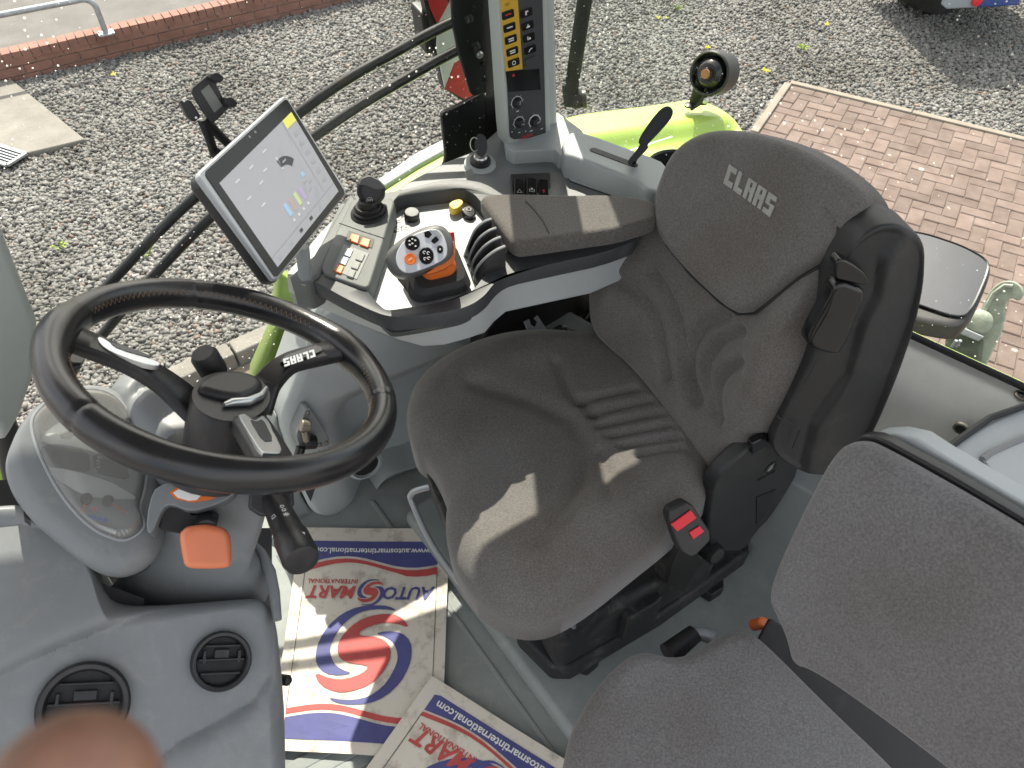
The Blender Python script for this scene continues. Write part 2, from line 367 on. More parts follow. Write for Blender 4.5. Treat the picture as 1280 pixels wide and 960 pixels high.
# stones: colour attribute per stone
m, t, b, L = nodes('stone'); at = t.nodes.new('ShaderNodeAttribute'); at.attribute_name = 'tone'; ge = t.nodes.new('ShaderNodeNewGeometry')
n = t.nodes.new('ShaderNodeTexNoise'); n.inputs['Scale'].default_value = 45; n.inputs['Detail'].default_value = 5
mx = t.nodes.new('ShaderNodeMixRGB'); mx.blend_type = 'MULTIPLY'; mx.inputs[0].default_value = .55
nb = t.nodes.new('ShaderNodeTexNoise'); nb.inputs['Scale'].default_value = .9; nb.inputs['Detail'].default_value = 6; rb_ = t.nodes.new('ShaderNodeValToRGB'); rb_.color_ramp.elements[0].position = .36; rb_.color_ramp.elements[1].position = .66
rb_.color_ramp.elements[0].color = (.72, .70, .66, 1); rb_.color_ramp.elements[1].color = (1.1, 1.08, 1.05, 1); mb_ = t.nodes.new('ShaderNodeMixRGB'); mb_.blend_type = 'MULTIPLY'; mb_.inputs[0].default_value = 1
L.new(ge.outputs['Position'], nb.inputs['Vector']); L.new(nb.outputs['Fac'], rb_.inputs[0]); L.new(rb_.outputs[0], mb_.inputs[2]); L.new(at.outputs['Color'], mb_.inputs[1])
L.new(ge.outputs['Position'], n.inputs['Vector']); L.new(mb_.outputs[0], mx.inputs[1]); L.new(n.outputs['Fac'], mx.inputs[2]); 
g = t.nodes.new('ShaderNodeBrightContrast'); g.inputs['Bright'].default_value = .0; L.new(mx.outputs[0], g.inputs[0]); L.new(g.outputs[0], b.inputs['Base Color']); b.inputs['Roughness'].default_value = .75
# gravel bed below the stones
m, t, b, L = nodes('gravel_bed'); ge = t.nodes.new('ShaderNodeNewGeometry')
vo = t.nodes.new('ShaderNodeTexVoronoi'); vo.inputs['Scale'].default_value = 26; r = t.nodes.new('ShaderNodeValToRGB')
r.color_ramp.elements[0].color = (.09, .088, .083, 1); r.color_ramp.elements[1].color = (.24, .232, .22, 1)
L.new(ge.outputs['Position'], vo.inputs['Vector']); L.new(vo.outputs['Color'], r.inputs[0]); L.new(r.outputs[0], b.inputs['Base Color']); b.inputs['Roughness'].default_value = .9
bp = t.nodes.new('ShaderNodeBump'); bp.inputs['Strength'].default_value = 1; bp.inputs['Distance'].default_value = .03; bp.invert = True
L.new(vo.outputs['Distance'], bp.inputs['Height']); L.new(bp.outputs[0], b.inputs['Normal'])
# window glass with dried water spots
def glass(name, tint, spots, dens, ior=1.18, glare_mix=0):
    m, t, b, L = nodes(name); t.nodes.remove(b); out = t.nodes['Material Output']
    tr = t.nodes.new('ShaderNodeBsdfTransparent'); tr.inputs[0].default_value = (*tint, 1)
    gl = t.nodes.new('ShaderNodeBsdfGlossy'); gl.inputs['Roughness'].default_value = .01
    fr = t.nodes.new('ShaderNodeFresnel'); fr.inputs['IOR'].default_value = ior
    mx = t.nodes.new('ShaderNodeMixShader'); L.new(fr.outputs[0], mx.inputs[0]); L.new(tr.outputs[0], mx.inputs[1]); L.new(gl.outputs[0], mx.inputs[2])
    tc = t.nodes.new('ShaderNodeTexCoord'); vo = t.nodes.new('ShaderNodeTexVoronoi'); vo.inputs['Scale'].default_value = dens
    n = t.nodes.new('ShaderNodeTexNoise'); n.inputs['Scale'].default_value = 3
    L.new(tc.outputs['Object'], vo.inputs['Vector']); L.new(tc.outputs['Object'], n.inputs['Vector'])
    sz = t.nodes.new('ShaderNodeMapRange'); sz.inputs['From Min'].default_value = .35; sz.inputs['From Max'].default_value = .75; sz.inputs['To Min'].default_value = 0; sz.inputs['To Max'].default_value = spots
    L.new(n.outputs['Fac'], sz.inputs['Value'])
    rnd = t.nodes.new('ShaderNodeSeparateColor'); L.new(vo.outputs['Color'], rnd.inputs[0])
    mul = t.nodes.new('ShaderNodeMath'); mul.operation = 'MULTIPLY'; L.new(rnd.outputs[0], mul.inputs[0]); L.new(sz.outputs[0], mul.inputs[1])
    lt = t.nodes.new('ShaderNodeMath'); lt.operation = 'LESS_THAN'; L.new(vo.outputs['Distance'], lt.inputs[0]); L.new(mul.outputs[0], lt.inputs[1])
    k = t.nodes.new('ShaderNodeMath'); k.operation = 'MULTIPLY'; k.operation = 'MULTIPLY_ADD'; k.inputs[1].default_value = .55; k.inputs[2].default_value = glare_mix; L.new(lt.outputs[0], k.inputs[0])
    df = t.nodes.new('ShaderNodeBsdfTranslucent' if not glare_mix else 'ShaderNodeBsdfDiffuse'); df.inputs[0].default_value = (.9, .9, .88, 1)
    m2 = t.nodes.new('ShaderNodeMixShader'); L.new(k.outputs[0], m2.inputs[0]); L.new(mx.outputs[0], m2.inputs[1]); L.new(df.outputs[0], m2.inputs[2])
    L.new(m2.outputs[0], out.inputs['Surface'])
glass('window_glass', (.95, .97, .955), .30, 75)
glass('clear_cover', (.93, .95, .95), .0, 10, 1.6, .16)  # constant white mix imitates sky glare on the cluster cover
# ================================================================ THE YARD
def flat(name, pts, z, m):
    fr = Fr((0, 0, 0), Zv); o = MB().sheet(fr, [p[:2] for p in pts], z).build(name, m, smooth=False); return tag(o, kind='structure')
ground = flat('ground', [(-60, -40), (60, -40), (60, 90), (-60, 90)], GZ, 'gravel_bed')

# --- paving area: corner and edge directions measured on the ground
pc = onz(988, 114, GZ)[:2]; pe = onz(1280, 186, GZ)[:2]; pl = onz(930, 132, GZ)[:2]
eu = (pe - pc) / np.linalg.norm(pe - pc); ev = np.array([eu[1], -eu[0]])          # along the edging, and towards the tractor
def onpave(x, y): return pc + eu * x + ev * y
PAVE_U, PAVE_V = (0.0, 6.0), (0.0, 6.0)
def in_pave(x, y):
    d = np.stack([x - pc[0], y - pc[1]]); u = eu @ d; v = ev @ d
    return (u > -.12) & (v > -.09) & (u < 5.0) & (v < 6.0)
pave = flat('paving_bed', [onpave(-.02, 0), onpave(4.9, 0), onpave(4.9, 5.9), onpave(-.02, 5.9)], GZ + .0465, 'joint_sand')
# blocks in a 90 degree herringbone
bfr = Fr((0, 0, 0), Zv)
def block_mesh(L, Wd, H, m, name, b=.006):
    me = bpy.data.meshes.new(name); V = []; 
    for z, k in ((0, 0), (H - b, 0), (H, b)):
        V += [(-L / 2 + k, -Wd / 2 + k, z), (L / 2 - k, -Wd / 2 + k, z), (L / 2 - k, Wd / 2 - k, z), (-L / 2 + k, Wd / 2 - k, z)]
    Fc = [(8, 9, 10, 11)] + [(r * 4 + i, r * 4 + (i + 1) % 4, r * 4 + 4 + (i + 1) % 4, r * 4 + 4 + i) for r in (0, 1) for i in range(4)]
    me.from_pydata(V, [], Fc); me.materials.append(MAT[m]); return me
S = .1
pm = block_mesh(2 * S - .0035, S - .0035, .05, 'paver', 'block')
cells = []; halves = []
for x in range(0, 49):
    for y in range(0, 59):
        q = (x - y) % 4
        if q == 0: cells.append(((x + 1) * S, (y + .5) * S, 0))
        if q == 3: cells.append(((x + .5) * S, (y + 1) * S, 1))
        if (q == 2 and y == 0) or (q == 1 and x == 0): halves.append(((x + .5) * S, (y + .5) * S))
def pxof(P):
    q = np.array(P) - CAM; d = q[1] * math.cos(PITCH) - q[2] * math.sin(PITCH); u = q[1] * math.sin(PITCH) + q[2] * math.cos(PITCH)
    return 640 + FPX * q[0] / d, 480 - FPX * u / d, d
vis = []; rest = []
for c in cells:
    P = onpave(c[0], c[1]); x, y, d = pxof((P[0], P[1], GZ))
    inview = 830 < x < 1300 and 80 < y < 560 and d > 0 and not (x < 1060 and y > 130 + (x - 830) * .62) and not (y > 440)
    (vis if inview else rest).append((d, c))
vis.sort(key=lambda t: t[0]); rest += vis[300:]; vis = vis[:300]
ang = math.atan2(eu[1], eu[0])
for d, c in vis:
    o = bpy.data.objects.new('paving_block', pm); COL.objects.link(o); o.parent = pave
    P = onpave(c[0], c[1]); o.location = (P[0] - WL[pave][0], P[1] - WL[pave][1], .004 - .0465 + random.uniform(-.002, .003))
    o.rotation_euler = (random.gauss(0, .006), random.gauss(0, .006), ang + (math.pi / 2 if c[2] else 0))
V = []; Fc = []; base = np.array([v.co[:] for v in pm.vertices]); bf = [list(p.vertices) for p in pm.polygons]
for d, c in rest:
    P = onpave(c[0], c[1]); a = ang + (math.pi / 2 if c[2] else 0); k = len(V)
    R = np.array([[math.cos(a), -math.sin(a), 0], [math.sin(a), math.cos(a), 0], [0, 0, 1]])
    V += list((base @ R.T) + np.array([P[0], P[1], GZ + .004 + random.uniform(-.003, .003)])); Fc += [[i + k for i in f] for f in bf]
tag(mesh_obj('paving_block', V, Fc, 'paver', pave, smooth=False), kind='stuff')
hm = block_mesh(S - .005, S - .005, .05, 'paver', 'half_block')
for c in halves:
    P = onpave(*c)
    if pxof((P[0], P[1], GZ))[0] > 1320: continue
    o = bpy.data.objects.new('half_block', hm); COL.objects.link(o); o.parent = pave; o.location = (P[0] - WL[pave][0], P[1] - WL[pave][1], -.0425); o.rotation_euler = (0, 0, ang)
# concrete edging strips, each a separate length
def edging(P, Q, n, w=.06):
    P = np.array(P); Q = np.array(Q); d = (Q - P) / n; t = d / np.linalg.norm(d); a = math.atan2(t[1], t[0])
    for i in range(n):
        c = P + d * (i + .5); fr = Fr((c[0], c[1], GZ), Zv, (t[0], t[1], 0))
        MB().box(fr, 0, 0, .03 + random.uniform(-.004, .004), np.linalg.norm(d) - .008, w, .075).build('edging_strip', 'edging', pave, bevel=.008)
edging(onpave(-.03, -.035), onpave(4.9, -.035), 5); edging(onpave(-.035, .0), onpave(-.035, 5.4), 6)

# --- brick retaining wall with the road behind it
w0 = onz(0, 107, GZ); w1 = onz(435, 3, GZ); wd = nrm(w1 - w0); wn = np.array([wd[1], -wd[0], 0])     # wn looks back at the tractor
wall = empty('brick_wall', w0 + wd * 2, 'low red brick retaining wall with soldier capping beside the gravel', 'wall')
WH = .23; Lw = 7.4; w_start = w0 - wd * 1.0
wfr = Fr(w_start, wn, wd)          # u along wall, v up
MB().box(Fr(w_start, Zv, wd), Lw / 2, .055, WH / 2 - .02, Lw, .10, WH - .02).build('mortar_core', 'mortar', wall)
bl, bh = .215, .065
bmesh_brick = None
for row in range(3):
    x = -(.1125 if row % 2 else 0)
    while x < Lw - .1:
        x0 = max(x, 0); x1 = min(x + bl, Lw)
        if x1 - x0 > .03:
            MB().box(wfr, (x0 + x1) / 2, .008 + row * .075 + bh / 2 - .03 + .0, -.04 + random.uniform(-.002, .002), x1 - x0, bh, .10).build('brick', 'brick_red', wall, smooth=False)
        x += .225
x = .0
while x < Lw - .07:
    MB().box(wfr, x + .034, WH - .028, -.055 + random.uniform(-.003, .003), .066, .072, .135).build('capping_brick', 'brick_red', wall, smooth=False)
    x += .0745
road_pts = [w_start + wd * -12 - wn * .125, w_start + wd * 30 - wn * .125, w_start + wd * 30 - wn * 30, w_start + wd * -12 - wn * 30]
flat('road', road_pts, GZ + WH - .03, 'tarmac')
# --- galvanised tube rail standing on the wall
rb = onz(133, 42, GZ + WH)
rail = empty('tube_rail', rb, 'bent galvanised steel tube rail standing on the brick wall', 'rail')
up = .30
c0 = rb + Zv * 0; run = nrm(onz(0, 24, GZ + WH + up) - onz(110, 3, GZ + WH + up))
pts = [c0, c0 + Zv * (up - .09)] + [c0 + Zv * (up - .09) + np.array([0, 0, .09 * math.sin(t)]) + run * .09 * (1 - math.cos(t)) for t in np.linspace(.2, math.pi / 2, 6)] + [c0 + Zv * up + run * k for k in (.5, 1.2, 2.4)]
MB().tube(pts, .024, 14).build('tube', 'galv', rail)
MB().prism(Fr(rb, Zv, wd), rrect(0, 0, .13, .10, .01), 0, .01).build('base_plate', 'galv', rail)
for sx in (-1, 1):
    for sy in (-1, 1): MB().lathe(Fr(rb + wd * sx * .048 + wn * sy * .035 + Zv * .01, Zv), [(.009, 0), (.009, .008), (.004, .010)], 8).build('bolt', 'galv', rail)
# --- concrete slab with a drain grate
sp = [onz(-130, 118, GZ), onz(18, 106, GZ), onz(110, 181, GZ), onz(-120, 236, GZ)]
sfr = Fr((0, 0, GZ), Zv)
slab = tag(MB().prism(sfr, [p[:2] for p in sp], 0, .05).build('concrete_slab', 'concrete', bevel=.012), kind='structure')
gq = [onz(-24, 190, GZ + .05), onz(0, 176, GZ + .05), onz(25, 197, GZ + .05), onz(-2, 212, GZ + .05)]
gfr = Fr((gq[0] + gq[2]) / 2, Zv, gq[1] - gq[0]); gw = np.linalg.norm(gq[1] - gq[0]); gh = np.linalg.norm(gq[2] - gq[1])
gr = empty('drain_grate', gfr.o, 'grey metal drain grate set into the concrete slab', 'drain grate')
MB().box(gfr, 0, 0, .001, gw * .9, gh * .9, .006).build('sump', 'black_rubber', gr)
for s in (-1, 1):
    MB().box(gfr, s * gw / 2, 0, .006, .025, gh, .016).build('frame', 'galv', gr); MB().box(gfr, 0, s * gh / 2, .006, gw, .025, .016).build('frame', 'galv', gr)
for k in range(6): MB().box(gfr, -gw / 2 + (k + .5) * gw / 6, 0, .008, .012, gh * .92, .012).build('bar', 'galv', gr)
# --- concrete kerb beside the tractor, seen through the steering wheel
k0 = onz(150, 492, GZ + .1); k1 = onz(352, 402, GZ + .1); kd = nrm(k1 - k0); kn = np.array([kd[1], -kd[0], 0])
for i in range(3):
    L = .9; kfr = Fr(k0 + kd * (i * .91 - .3) + kn * .03 - Zv * .1, Zv, kd)
    tag(MB().box(kfr, L / 2, 0, .03, L, .12, .15).build('kerb', 'concrete', bevel=.012), kind='structure')
flat('bare_soil', [k0 + kn * .1 - kd * .5, k1 + kn * .1 + kd * 1.2, k1 + kn * .5 + kd * 1.2, k0 + kn * .5 - kd * .5], GZ + .008, 'soil')
# --- loose stones lying on the gravel
def stones(n, region, smin, smax, name, label_kind='stuff'):
    shapes = []
    for k in range(10):
        bm = bmesh.new(); bmesh.ops.create_icosphere(bm, subdivisions=1, radius=1)
        r2 = np.random.default_rng(100 + k); ax = np.array([1, .72 + .2 * r2.random(), .38 + .2 * r2.random()])
        planes = [(nrm(r2.normal(size=3)), .62 + .3 * r2.random()) for _ in range(7)]
        V = []
        for v in bm.verts:
            p = np.array(v.co) * (1 + .25 * (r2.random() - .5))
            for pn, d in planes:
                e = p @ pn
                if e > d: p = p - pn * (e - d)
            V.append(p * ax)
        shapes.append((np.array(V), np.array([[v.index for v in f.verts] for f in bm.faces]))); bm.free()
    xs, ys = region(n); n = len(xs)
    nv = len(shapes[0][0]); nf = len(shapes[0][1])
    allv = np.zeros((n * nv, 3), np.float32); allf = np.zeros((n * nf, 3), np.int32); colr = np.zeros((n * nv, 4), np.float32)
    kind = rng.integers(0, len(shapes), n); s = smin + (smax - smin) * rng.random(n) ** 1.8
    q = rng.normal(size=(n, 4)); q[:, 1:3] *= .38; q /= np.linalg.norm(q, axis=1)[:, None]
    w, x, y, z = q.T
    R = np.stack([np.stack([1 - 2 * (y * y + z * z), 2 * (x * y - w * z), 2 * (x * z + w * y)], 1), np.stack([2 * (x * y + w * z), 1 - 2 * (x * x + z * z), 2 * (y * z - w * x)], 1), np.stack([2 * (x * z - w * y), 2 * (y * z + w * x), 1 - 2 * (x * x + y * y)], 1)], 1)
    tone = .175 + .125 * rng.random(n) ** 1.2; warm = rng.random(n)
    base = np.stack([tone * (1 + .02 * warm), tone * (1 + .005 * warm), tone * (1.0 - .04 * warm)], 1)
    bright = rng.random(n) < .10; base[bright] *= 1.35; pk = rng.random(n) < .03; base[pk] *= np.array([1.15, .85, .72])
    zz = GZ + s * (.12 + .5 * rng.random(n))
    for k in range(len(shapes)):
        I = np.where(kind == k)[0]
        P = np.einsum('nij,vj->nvi', R[I], shapes[k][0]) * s[I][:, None, None] + np.stack([xs[I], ys[I], zz[I]], 1)[:, None, :]
        for j, i in enumerate(I):
            allv[i * nv:(i + 1) * nv] = P[j]
        allf.reshape(n, nf, 3)[I] = shapes[k][1][None] + (I * nv)[:, None, None]
    colr[:, :3] = np.repeat(base, nv, 0); colr[:, 3] = 1
    me = bpy.data.meshes.new(name); me.vertices.add(n * nv); me.vertices.foreach_set('co', allv.ravel())
    me.loops.add(n * nf * 3); me.loops.foreach_set('vertex_index', allf.ravel())
    me.polygons.add(n * nf); me.polygons.foreach_set('loop_start', np.arange(n * nf) * 3); 
    me.update(calc_edges=True); a = me.color_attributes.new('tone', 'FLOAT_COLOR', 'POINT'); a.data.foreach_set('color', colr.ravel())
    me.materials.append(MAT['stone']); o = bpy.data.objects.new(name, me); COL.objects.link(o); WL[o] = np.zeros(3); return o
sq = np.array([p[:2] for p in sp])
def inside(poly, x, y):
    c = np.zeros(len(x), bool); j = len(poly) - 1
    for i in range(len(poly)):
        xi, yi = poly[i]; xj, yj = poly[j]
        c ^= ((yi > y) != (yj > y)) & (x < (xj - xi) * (y - yi) / (yj - yi + 1e-12) + xi); j = i
    return c
def region(n):
    # the sector of yard that the cab windows look onto, with a margin
    y = 2.2 + 7.6 * rng.random(n) ** .9; x = (rng.random(n) * 2 - 1) * (y * .78 + .9)
    ok = ~in_pave(x, y) & ~inside(sq, x, y)
    d = (x - w0[0]) * wn[0] + (y - w0[1]) * wn[1]; ok &= d > .015
    kq = (x - k0[0]) * kn[0] + (y - k0[1]) * kn[1]; kl = (x - k0[0]) * kd[0] + (y - k0[1]) * kd[1]
    ok &= ~((kq > -.06) & (kq < .5) & (kl > -.6) & (kl < 3))
    d = y * math.cos(PITCH) - (GZ - CAM[2]) * math.sin(PITCH); px = 640 + FPX * x / d; py = 480 - FPX * (y * math.sin(PITCH) + (GZ - CAM[2]) * math.cos(PITCH)) / d
    ok &= (py > -110) & (px > -190) & (px < 1450) & ~((px > 480) & (py > 330)) & ~((px > 760) & (py > 260)) & (py < 620)
    return x[ok], y[ok]
st = stones(330000, region, .010, .029, 'gravel'); tag(st, 'loose grey slate chippings covering the yard', 'gravel', kind='stuff')
# --- weeds and fallen leaves on the gravel
def weed(px, py, s, m, k):
    P = onz(px, py, GZ + .03); mb = MB()
    for i in range(k):
        a = random.uniform(0, 6.3); d = np.array([math.cos(a), math.sin(a), 0]); L = s * random.uniform(.6, 1.2); w = L * .3
        q = np.cross(d, Zv); o = P + d * s * .1
        mb.add([o, o + d * L * .5 + q * w * .5 + Zv * L * random.uniform(.3, .6), o + d * L + Zv * L * random.uniform(.2, .7), o + d * L * .5 - q * w * .5 + Zv * L * random.uniform(.3, .6)], [(0, 1, 2, 3)])
    return mb.build('weed', m, smooth=False)
for (px, py, s, m) in [(1003, 62, .09, 'weed'), (957, 90, .06, 'weed_yellow'), (847, 12, .09, 'weed'), (822, 23, .04, 'weed_yellow'), (832, 23, .04, 'weed_yellow'), (1033, 31, .06, 'weed_yellow'),
                       (884, 61, .05, 'weed_yellow'), (75, 310, .09, 'weed'), (185, 318, .09, 'weed'), (142, 94, .05, 'weed_yellow'), (318, 441, .05, 'weed_yellow')]:
    tag(weed(px, py, s * .62, m, 14), 'small yellow flowering weed in the gravel' if 'yellow' in m else 'small green leafy weed growing through the gravel', 'weed', 'yellow weeds in the gravel' if 'yellow' in m else 'green weeds in the gravel')

# --- part of another machine parked beyond the paving
vP = onz(1176, 28, GZ); vx = np.array([1., 0, 0])
veh = empty('parked_machine', vP, 'blue and grey machine parked on the gravel, only its wheel and low body showing', 'machine')
tf = Fr(vP + Zv * .52 + np.array([0, .25, 0]), nrm((.25, -1, 0)), (1, .25, 0))
MB().lathe(tf, [(.24, -.16), (.40, -.17), (.49, -.13), (.52, -.06), (.52, .06), (.49, .13), (.40, .17), (.24, .16)], 40, caps=False).build('tyre', 'tyre', veh)
for k in range(22):
    a = k * 2 * math.pi / 22; lf = Fr(tf.p(.52 * math.cos(a), .52 * math.sin(a), .06 if k % 2 else -.06), math.cos(a) * tf.u + math.sin(a) * tf.v, tf.n)
    MB().box(rot2(lf, .5 if k % 2 else -.5), 0, 0, 0, .16, .045, .06).build('tread_lug', 'tyre', veh)
MB().lathe(tf, [(.02, .10), (.18, .10), (.24, .15), (.25, .16), (.25, -.16)], 32).build('rim', 'vehicle_grey', veh)
bf_ = Fr(onz(1228, 10, GZ + .32) + np.array([0, .09, .15]), Zv, (1, .12, 0))
MB().box(bf_, .1, .68, .45, 1.3, 1.1, .9).build('body', 'blue_paint', veh, bevel=.06)
MB().box(bf_, -.2, -.03, .0, .30, .12, .30).build('side_panel', 'vehicle_grey', veh, bevel=.02)
MB().box(bf_, .14, -.02, .0, .38, .14, .30).build('side_panel', 'blue_paint', veh, bevel=.02)
MB().lathe(Fr(bf_.p(-.1, -.098, -.08), -bf_.v, bf_.u), [(.045, 0), (.045, .015), (.02, .02)], 16).build('reflector', 'red', veh)
# ================================================================ THE CAB SHELL
def box_arz(mb, a0, a1, r0, r1, z0, z1):
    V = [W(a, r, z) for a in (a0, a1) for r in (r0, r1) for z in (z0, z1)]
    return mb.add(V, [(0, 1, 3, 2), (4, 6, 7, 5), (0, 4, 5, 1), (2, 3, 7, 6), (0, 2, 6, 4), (1, 5, 7, 3)])
cab = empty('tractor', W(-.4, .7, GZ), 'lime green tractor seen from inside its cab, grey trimmed', 'tractor')
# floor with raised ribs and the step beside the seat plinth
box_arz(MB(), .62, -1.28, -.30, 1.36, -.10, 0).build('floor', 'floor_rubber', cab)
q0 = onz(571, 742, .0); q1 = onz(735, 965, .0); sd = nrm(q1 - q0); sn = np.array([-sd[1], sd[0], 0])
plf = Fr(q0, Zv, sd)
plo = [plf.loc(p) for p in (q0 - sd * .25, q0 + sd * .55, W(-1.2, .10, 0), W(-1.2, 1.1, 0), W(-.38, 1.08, 0))]
MB().prism(plf, plo, .0, .045, shrink=.02).build('seat_plinth', 'floor_rubber', cab, bevel=.016, seg=3)
for off in (.035, .30):
    MB().box(plf.at(0, -off), .2, 0, .0, 1.1, .012, .008).build('floor_rib', 'floor_rubber', cab, bevel=.003)
for k in range(3):
    fr = Fr(onz(372 + k * 34, 958, 0), Zv, Fv); MB().box(fr, .05, 0, .0, .5, .03, .01).build('floor_rib', 'floor_rubber', cab, bevel=.004)
# right inner wall below the window, and its pressed panel
box_arz(MB(), -.22, -1.2, 1.30, 1.36, -.02, .60).build('side_wall', 'mid_grey', cab)
fw = Fr(onr(440, 540, 1.19), nrm(-Rv + .12 * Zv), Fv)
out = chaikin(fw.px([(404, 380), (440, 396), (520, 424), (612, 424), (612, 500), (580, 560), (530, 590), (500, 596), (481, 607), (467, 631), (448, 645), (416, 650), (396, 648), (384, 632), (362, 566), (350, 530), (374, 470)]), 2)
def fwf(x, y):
    a = fw.loc(onp(460, 482, fw.o, fw.n)); d = y - (a[1] + .0)
    return -.10 * max(0, min(1, d / .10)) * (1 / (1 + math.exp(-(a[0] - x + .08) / .02)))
MB().pad(out, fw, .022, .13, fwf, N=180, nr=40).build('wheel_arch_panel', 'panel_grey', cab)
lw = [fw.px([(352, 530), (384, 634), (394, 650), (420, 652), (450, 648), (470, 632), (486, 608), (503, 598), (560, 590), (600, 640), (600, 672), (560, 672), (350, 670), (345, 560)])]
MB().prism(fw, lw[0], -.10, -.035).build('lower_trim', 'mid_grey', cab, bevel=.01)
# hole with a dark cap and a small side slot on the panel
cp = fw.pt(456, 580, .0); cpf = fw.at(cp[0], cp[1], .0)
MB().lathe(cpf, [(.046, -.01), (.046, .006), (.038, .010), (.036, .002)], 32).build('socket_ring', 'panel_grey', cab)
MB().lathe(cpf, [(.034, -.01), (.034, .004), (.026, .006)], 28).build('socket_cap', 'black_rubber', cab)
MB().prism(fw, fw.px([(378, 606), (396, 604), (388, 627)], .002), -.01, .003).build('slot_cover', 'bezel_dark', cab)
# door seal and the lime body strip outside the glass
MB().tube([onr(405, 395, 1.32), onr(378, 455, 1.31), onr(352, 528, 1.29), onr(330, 590, 1.27)], .012, 10).build('seal', 'black_rubber', cab)
lf = Fr(W(0, 1.42, .3), -Rv, Fv)
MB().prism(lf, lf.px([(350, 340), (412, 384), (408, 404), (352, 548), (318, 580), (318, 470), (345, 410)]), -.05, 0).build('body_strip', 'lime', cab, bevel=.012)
# window sill of the right side
box_arz(MB(), -.30, -.86, 1.28, 1.40, .56, .62).build('window_sill', 'mid_grey', cab, bevel=.01)
# pillars
def pillar(name, P, w, m, n=None):
    MB().loft([[p + x * w[0] * nrm(w[2]) + y * w[1] * nrm(w[3]) for x, y in ((-1, -1), (-.6, -1.15), (.6, -1.15), (1, -1), (1, 1), (-1, 1))] for p in P]).build(name, m, cab, bevel=.012)
ap = Fr(onr(20, 420, 1.22), nrm(-Rv - .5 * Fv), Zv)
MB().prism(ap, ap.px([(-190, 120), (-62, 120), (0, 268), (52, 402), (47, 470), (30, 520), (8, 560), (-30, 500), (-190, 460)]), -.10, 0).build('front_pillar', 'pillar_grey', cab, bevel=.02, seg=3)
MB().tube([onr(-30, 430, 1.34), onr(8, 540, 1.30), onr(22, 610, 1.28)], .022, 10).build('seal', 'black_rubber', cab)
lf2 = Fr(W(0, 1.44, .3), -Rv, Fv)
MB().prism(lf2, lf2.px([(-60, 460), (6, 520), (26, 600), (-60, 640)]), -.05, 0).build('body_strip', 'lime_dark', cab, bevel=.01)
pb0 = onr(664, 190, 1.33); pb1 = onr(654, 0, 1.33); pd = nrm(pb1 - pb0)
MB().loft([[p + Rv * x + Fv * y for x, y in ((-.035, -.055), (-.035, .055), (.03, .06), (.03, -.06))] for p in (pb0 - pd * .25, pb1, pb1 + pd * .62)]).build('side_pillar', 'pillar_grey', cab, bevel=.015)
# unseen roof with its lining; right edge set to let sun reach the seat
box_arz(MB(), .62, -1.36, -.06, 1.50, 1.80, 1.95).build('roof', 'sill_white', cab, bevel=.04)
box_arz(MB(), .55, -1.31, .0, 1.45, 1.775, 1.797).build('roof_lining', 'light_grey', cab, bevel=.02)
# glass
box_arz(MB(), .30, -.74, 1.395, 1.400, -.05, 1.78).build('side_window', 'window_glass', cab, smooth=False)
box_arz(MB(), -.80, -1.30, 1.395, 1.400, .62, 1.78).build('quarter_window', 'window_glass', cab, smooth=False)
s0 = onz(1130, 414, .66); s1 = onz(1280, 483, .66); rd = nrm(s0 - s1)
g0 = s1 - rd * .35; g1 = s0 + rd * .86
rgf = Fr((g0 + g1) / 2, nrm(np.cross(rd, Zv)), rd); rgl = np.linalg.norm(g1 - g0)
MB().add([g0, g1, g1 + Zv * 1.12, g0 + Zv * 1.12] + [p + rgf.n * .005 for p in (g0, g1, g1 + Zv * 1.12, g0 + Zv * 1.12)], [(0, 1, 2, 3), (7, 6, 5, 4), (0, 4, 5, 1), (1, 5, 6, 2), (2, 6, 7, 3), (3, 7, 4, 0)]).build('rear_window', 'window_glass', cab, smooth=False)
# rear sill panel below the rear glass
on = nrm(np.cross(rd, Zv)); inw = on if on @ (CAM - s0) > 0 else -on; inw = nrm(np.array([inw[0], inw[1], 0]))
L0, L1 = -.42, .62
prof = [(-.03, .63), (.0, .655), (.05, .648), (.10, .632), (.130, .615), (.146, .585), (.150, .54), (.145, .30), (-.03, .30)]
MB().loft([[s0 + rd * l + inw * x + Zv * (z - s0[2]) for x, z in prof] for l in np.linspace(L0, L1, 12)]).build('rear_sill', 'sill_white', cab, angle=50)
MB().tube([s0 + rd * L0 + inw * .004 + Zv * .002, s0 + rd * L1 + inw * .004 + Zv * .002], .007, 8).build('seal', 'black_rubber', cab)
MB().loft([[s0 + rd * l - inw * x + Zv * z for x, z in ((.012, -.03), (.012, -.008), (.026, -.012), (.034, -.06))] for l in (-.5, .62)]).build('rear_hatch_edge', 'lime', cab)
for px, py in ((1201, 535), (1277, 495)):
    P = onp(px, py, s0 + inw * .15, inw) if py > 500 else onz(px, py, .652)
    fr = Fr(P, inw if py > 500 else Zv, rd)
    MB().lathe(fr, [(.0125, -.002), (.0125, .003), (.0095, .004), (.0085, .0015)], 20).build('screw_ring', 'zinc', cab); MB().lathe(fr, [(.008, 0), (.008, .003), (.003, .004)], 14).build('screw', 'black_metal', cab)
# lower rear ledge and back wall under the sill
bw = s0 + inw * .155
MB().loft([[bw + rd * l + inw * x + Zv * (z - s0[2]) for x, z in ((0, .42), (.012, .42), (.10, .40), (.10, .0), (0, .0))] for l in (L0, .75)]).build('rear_wall', 'mid_grey', cab, bevel=.008)
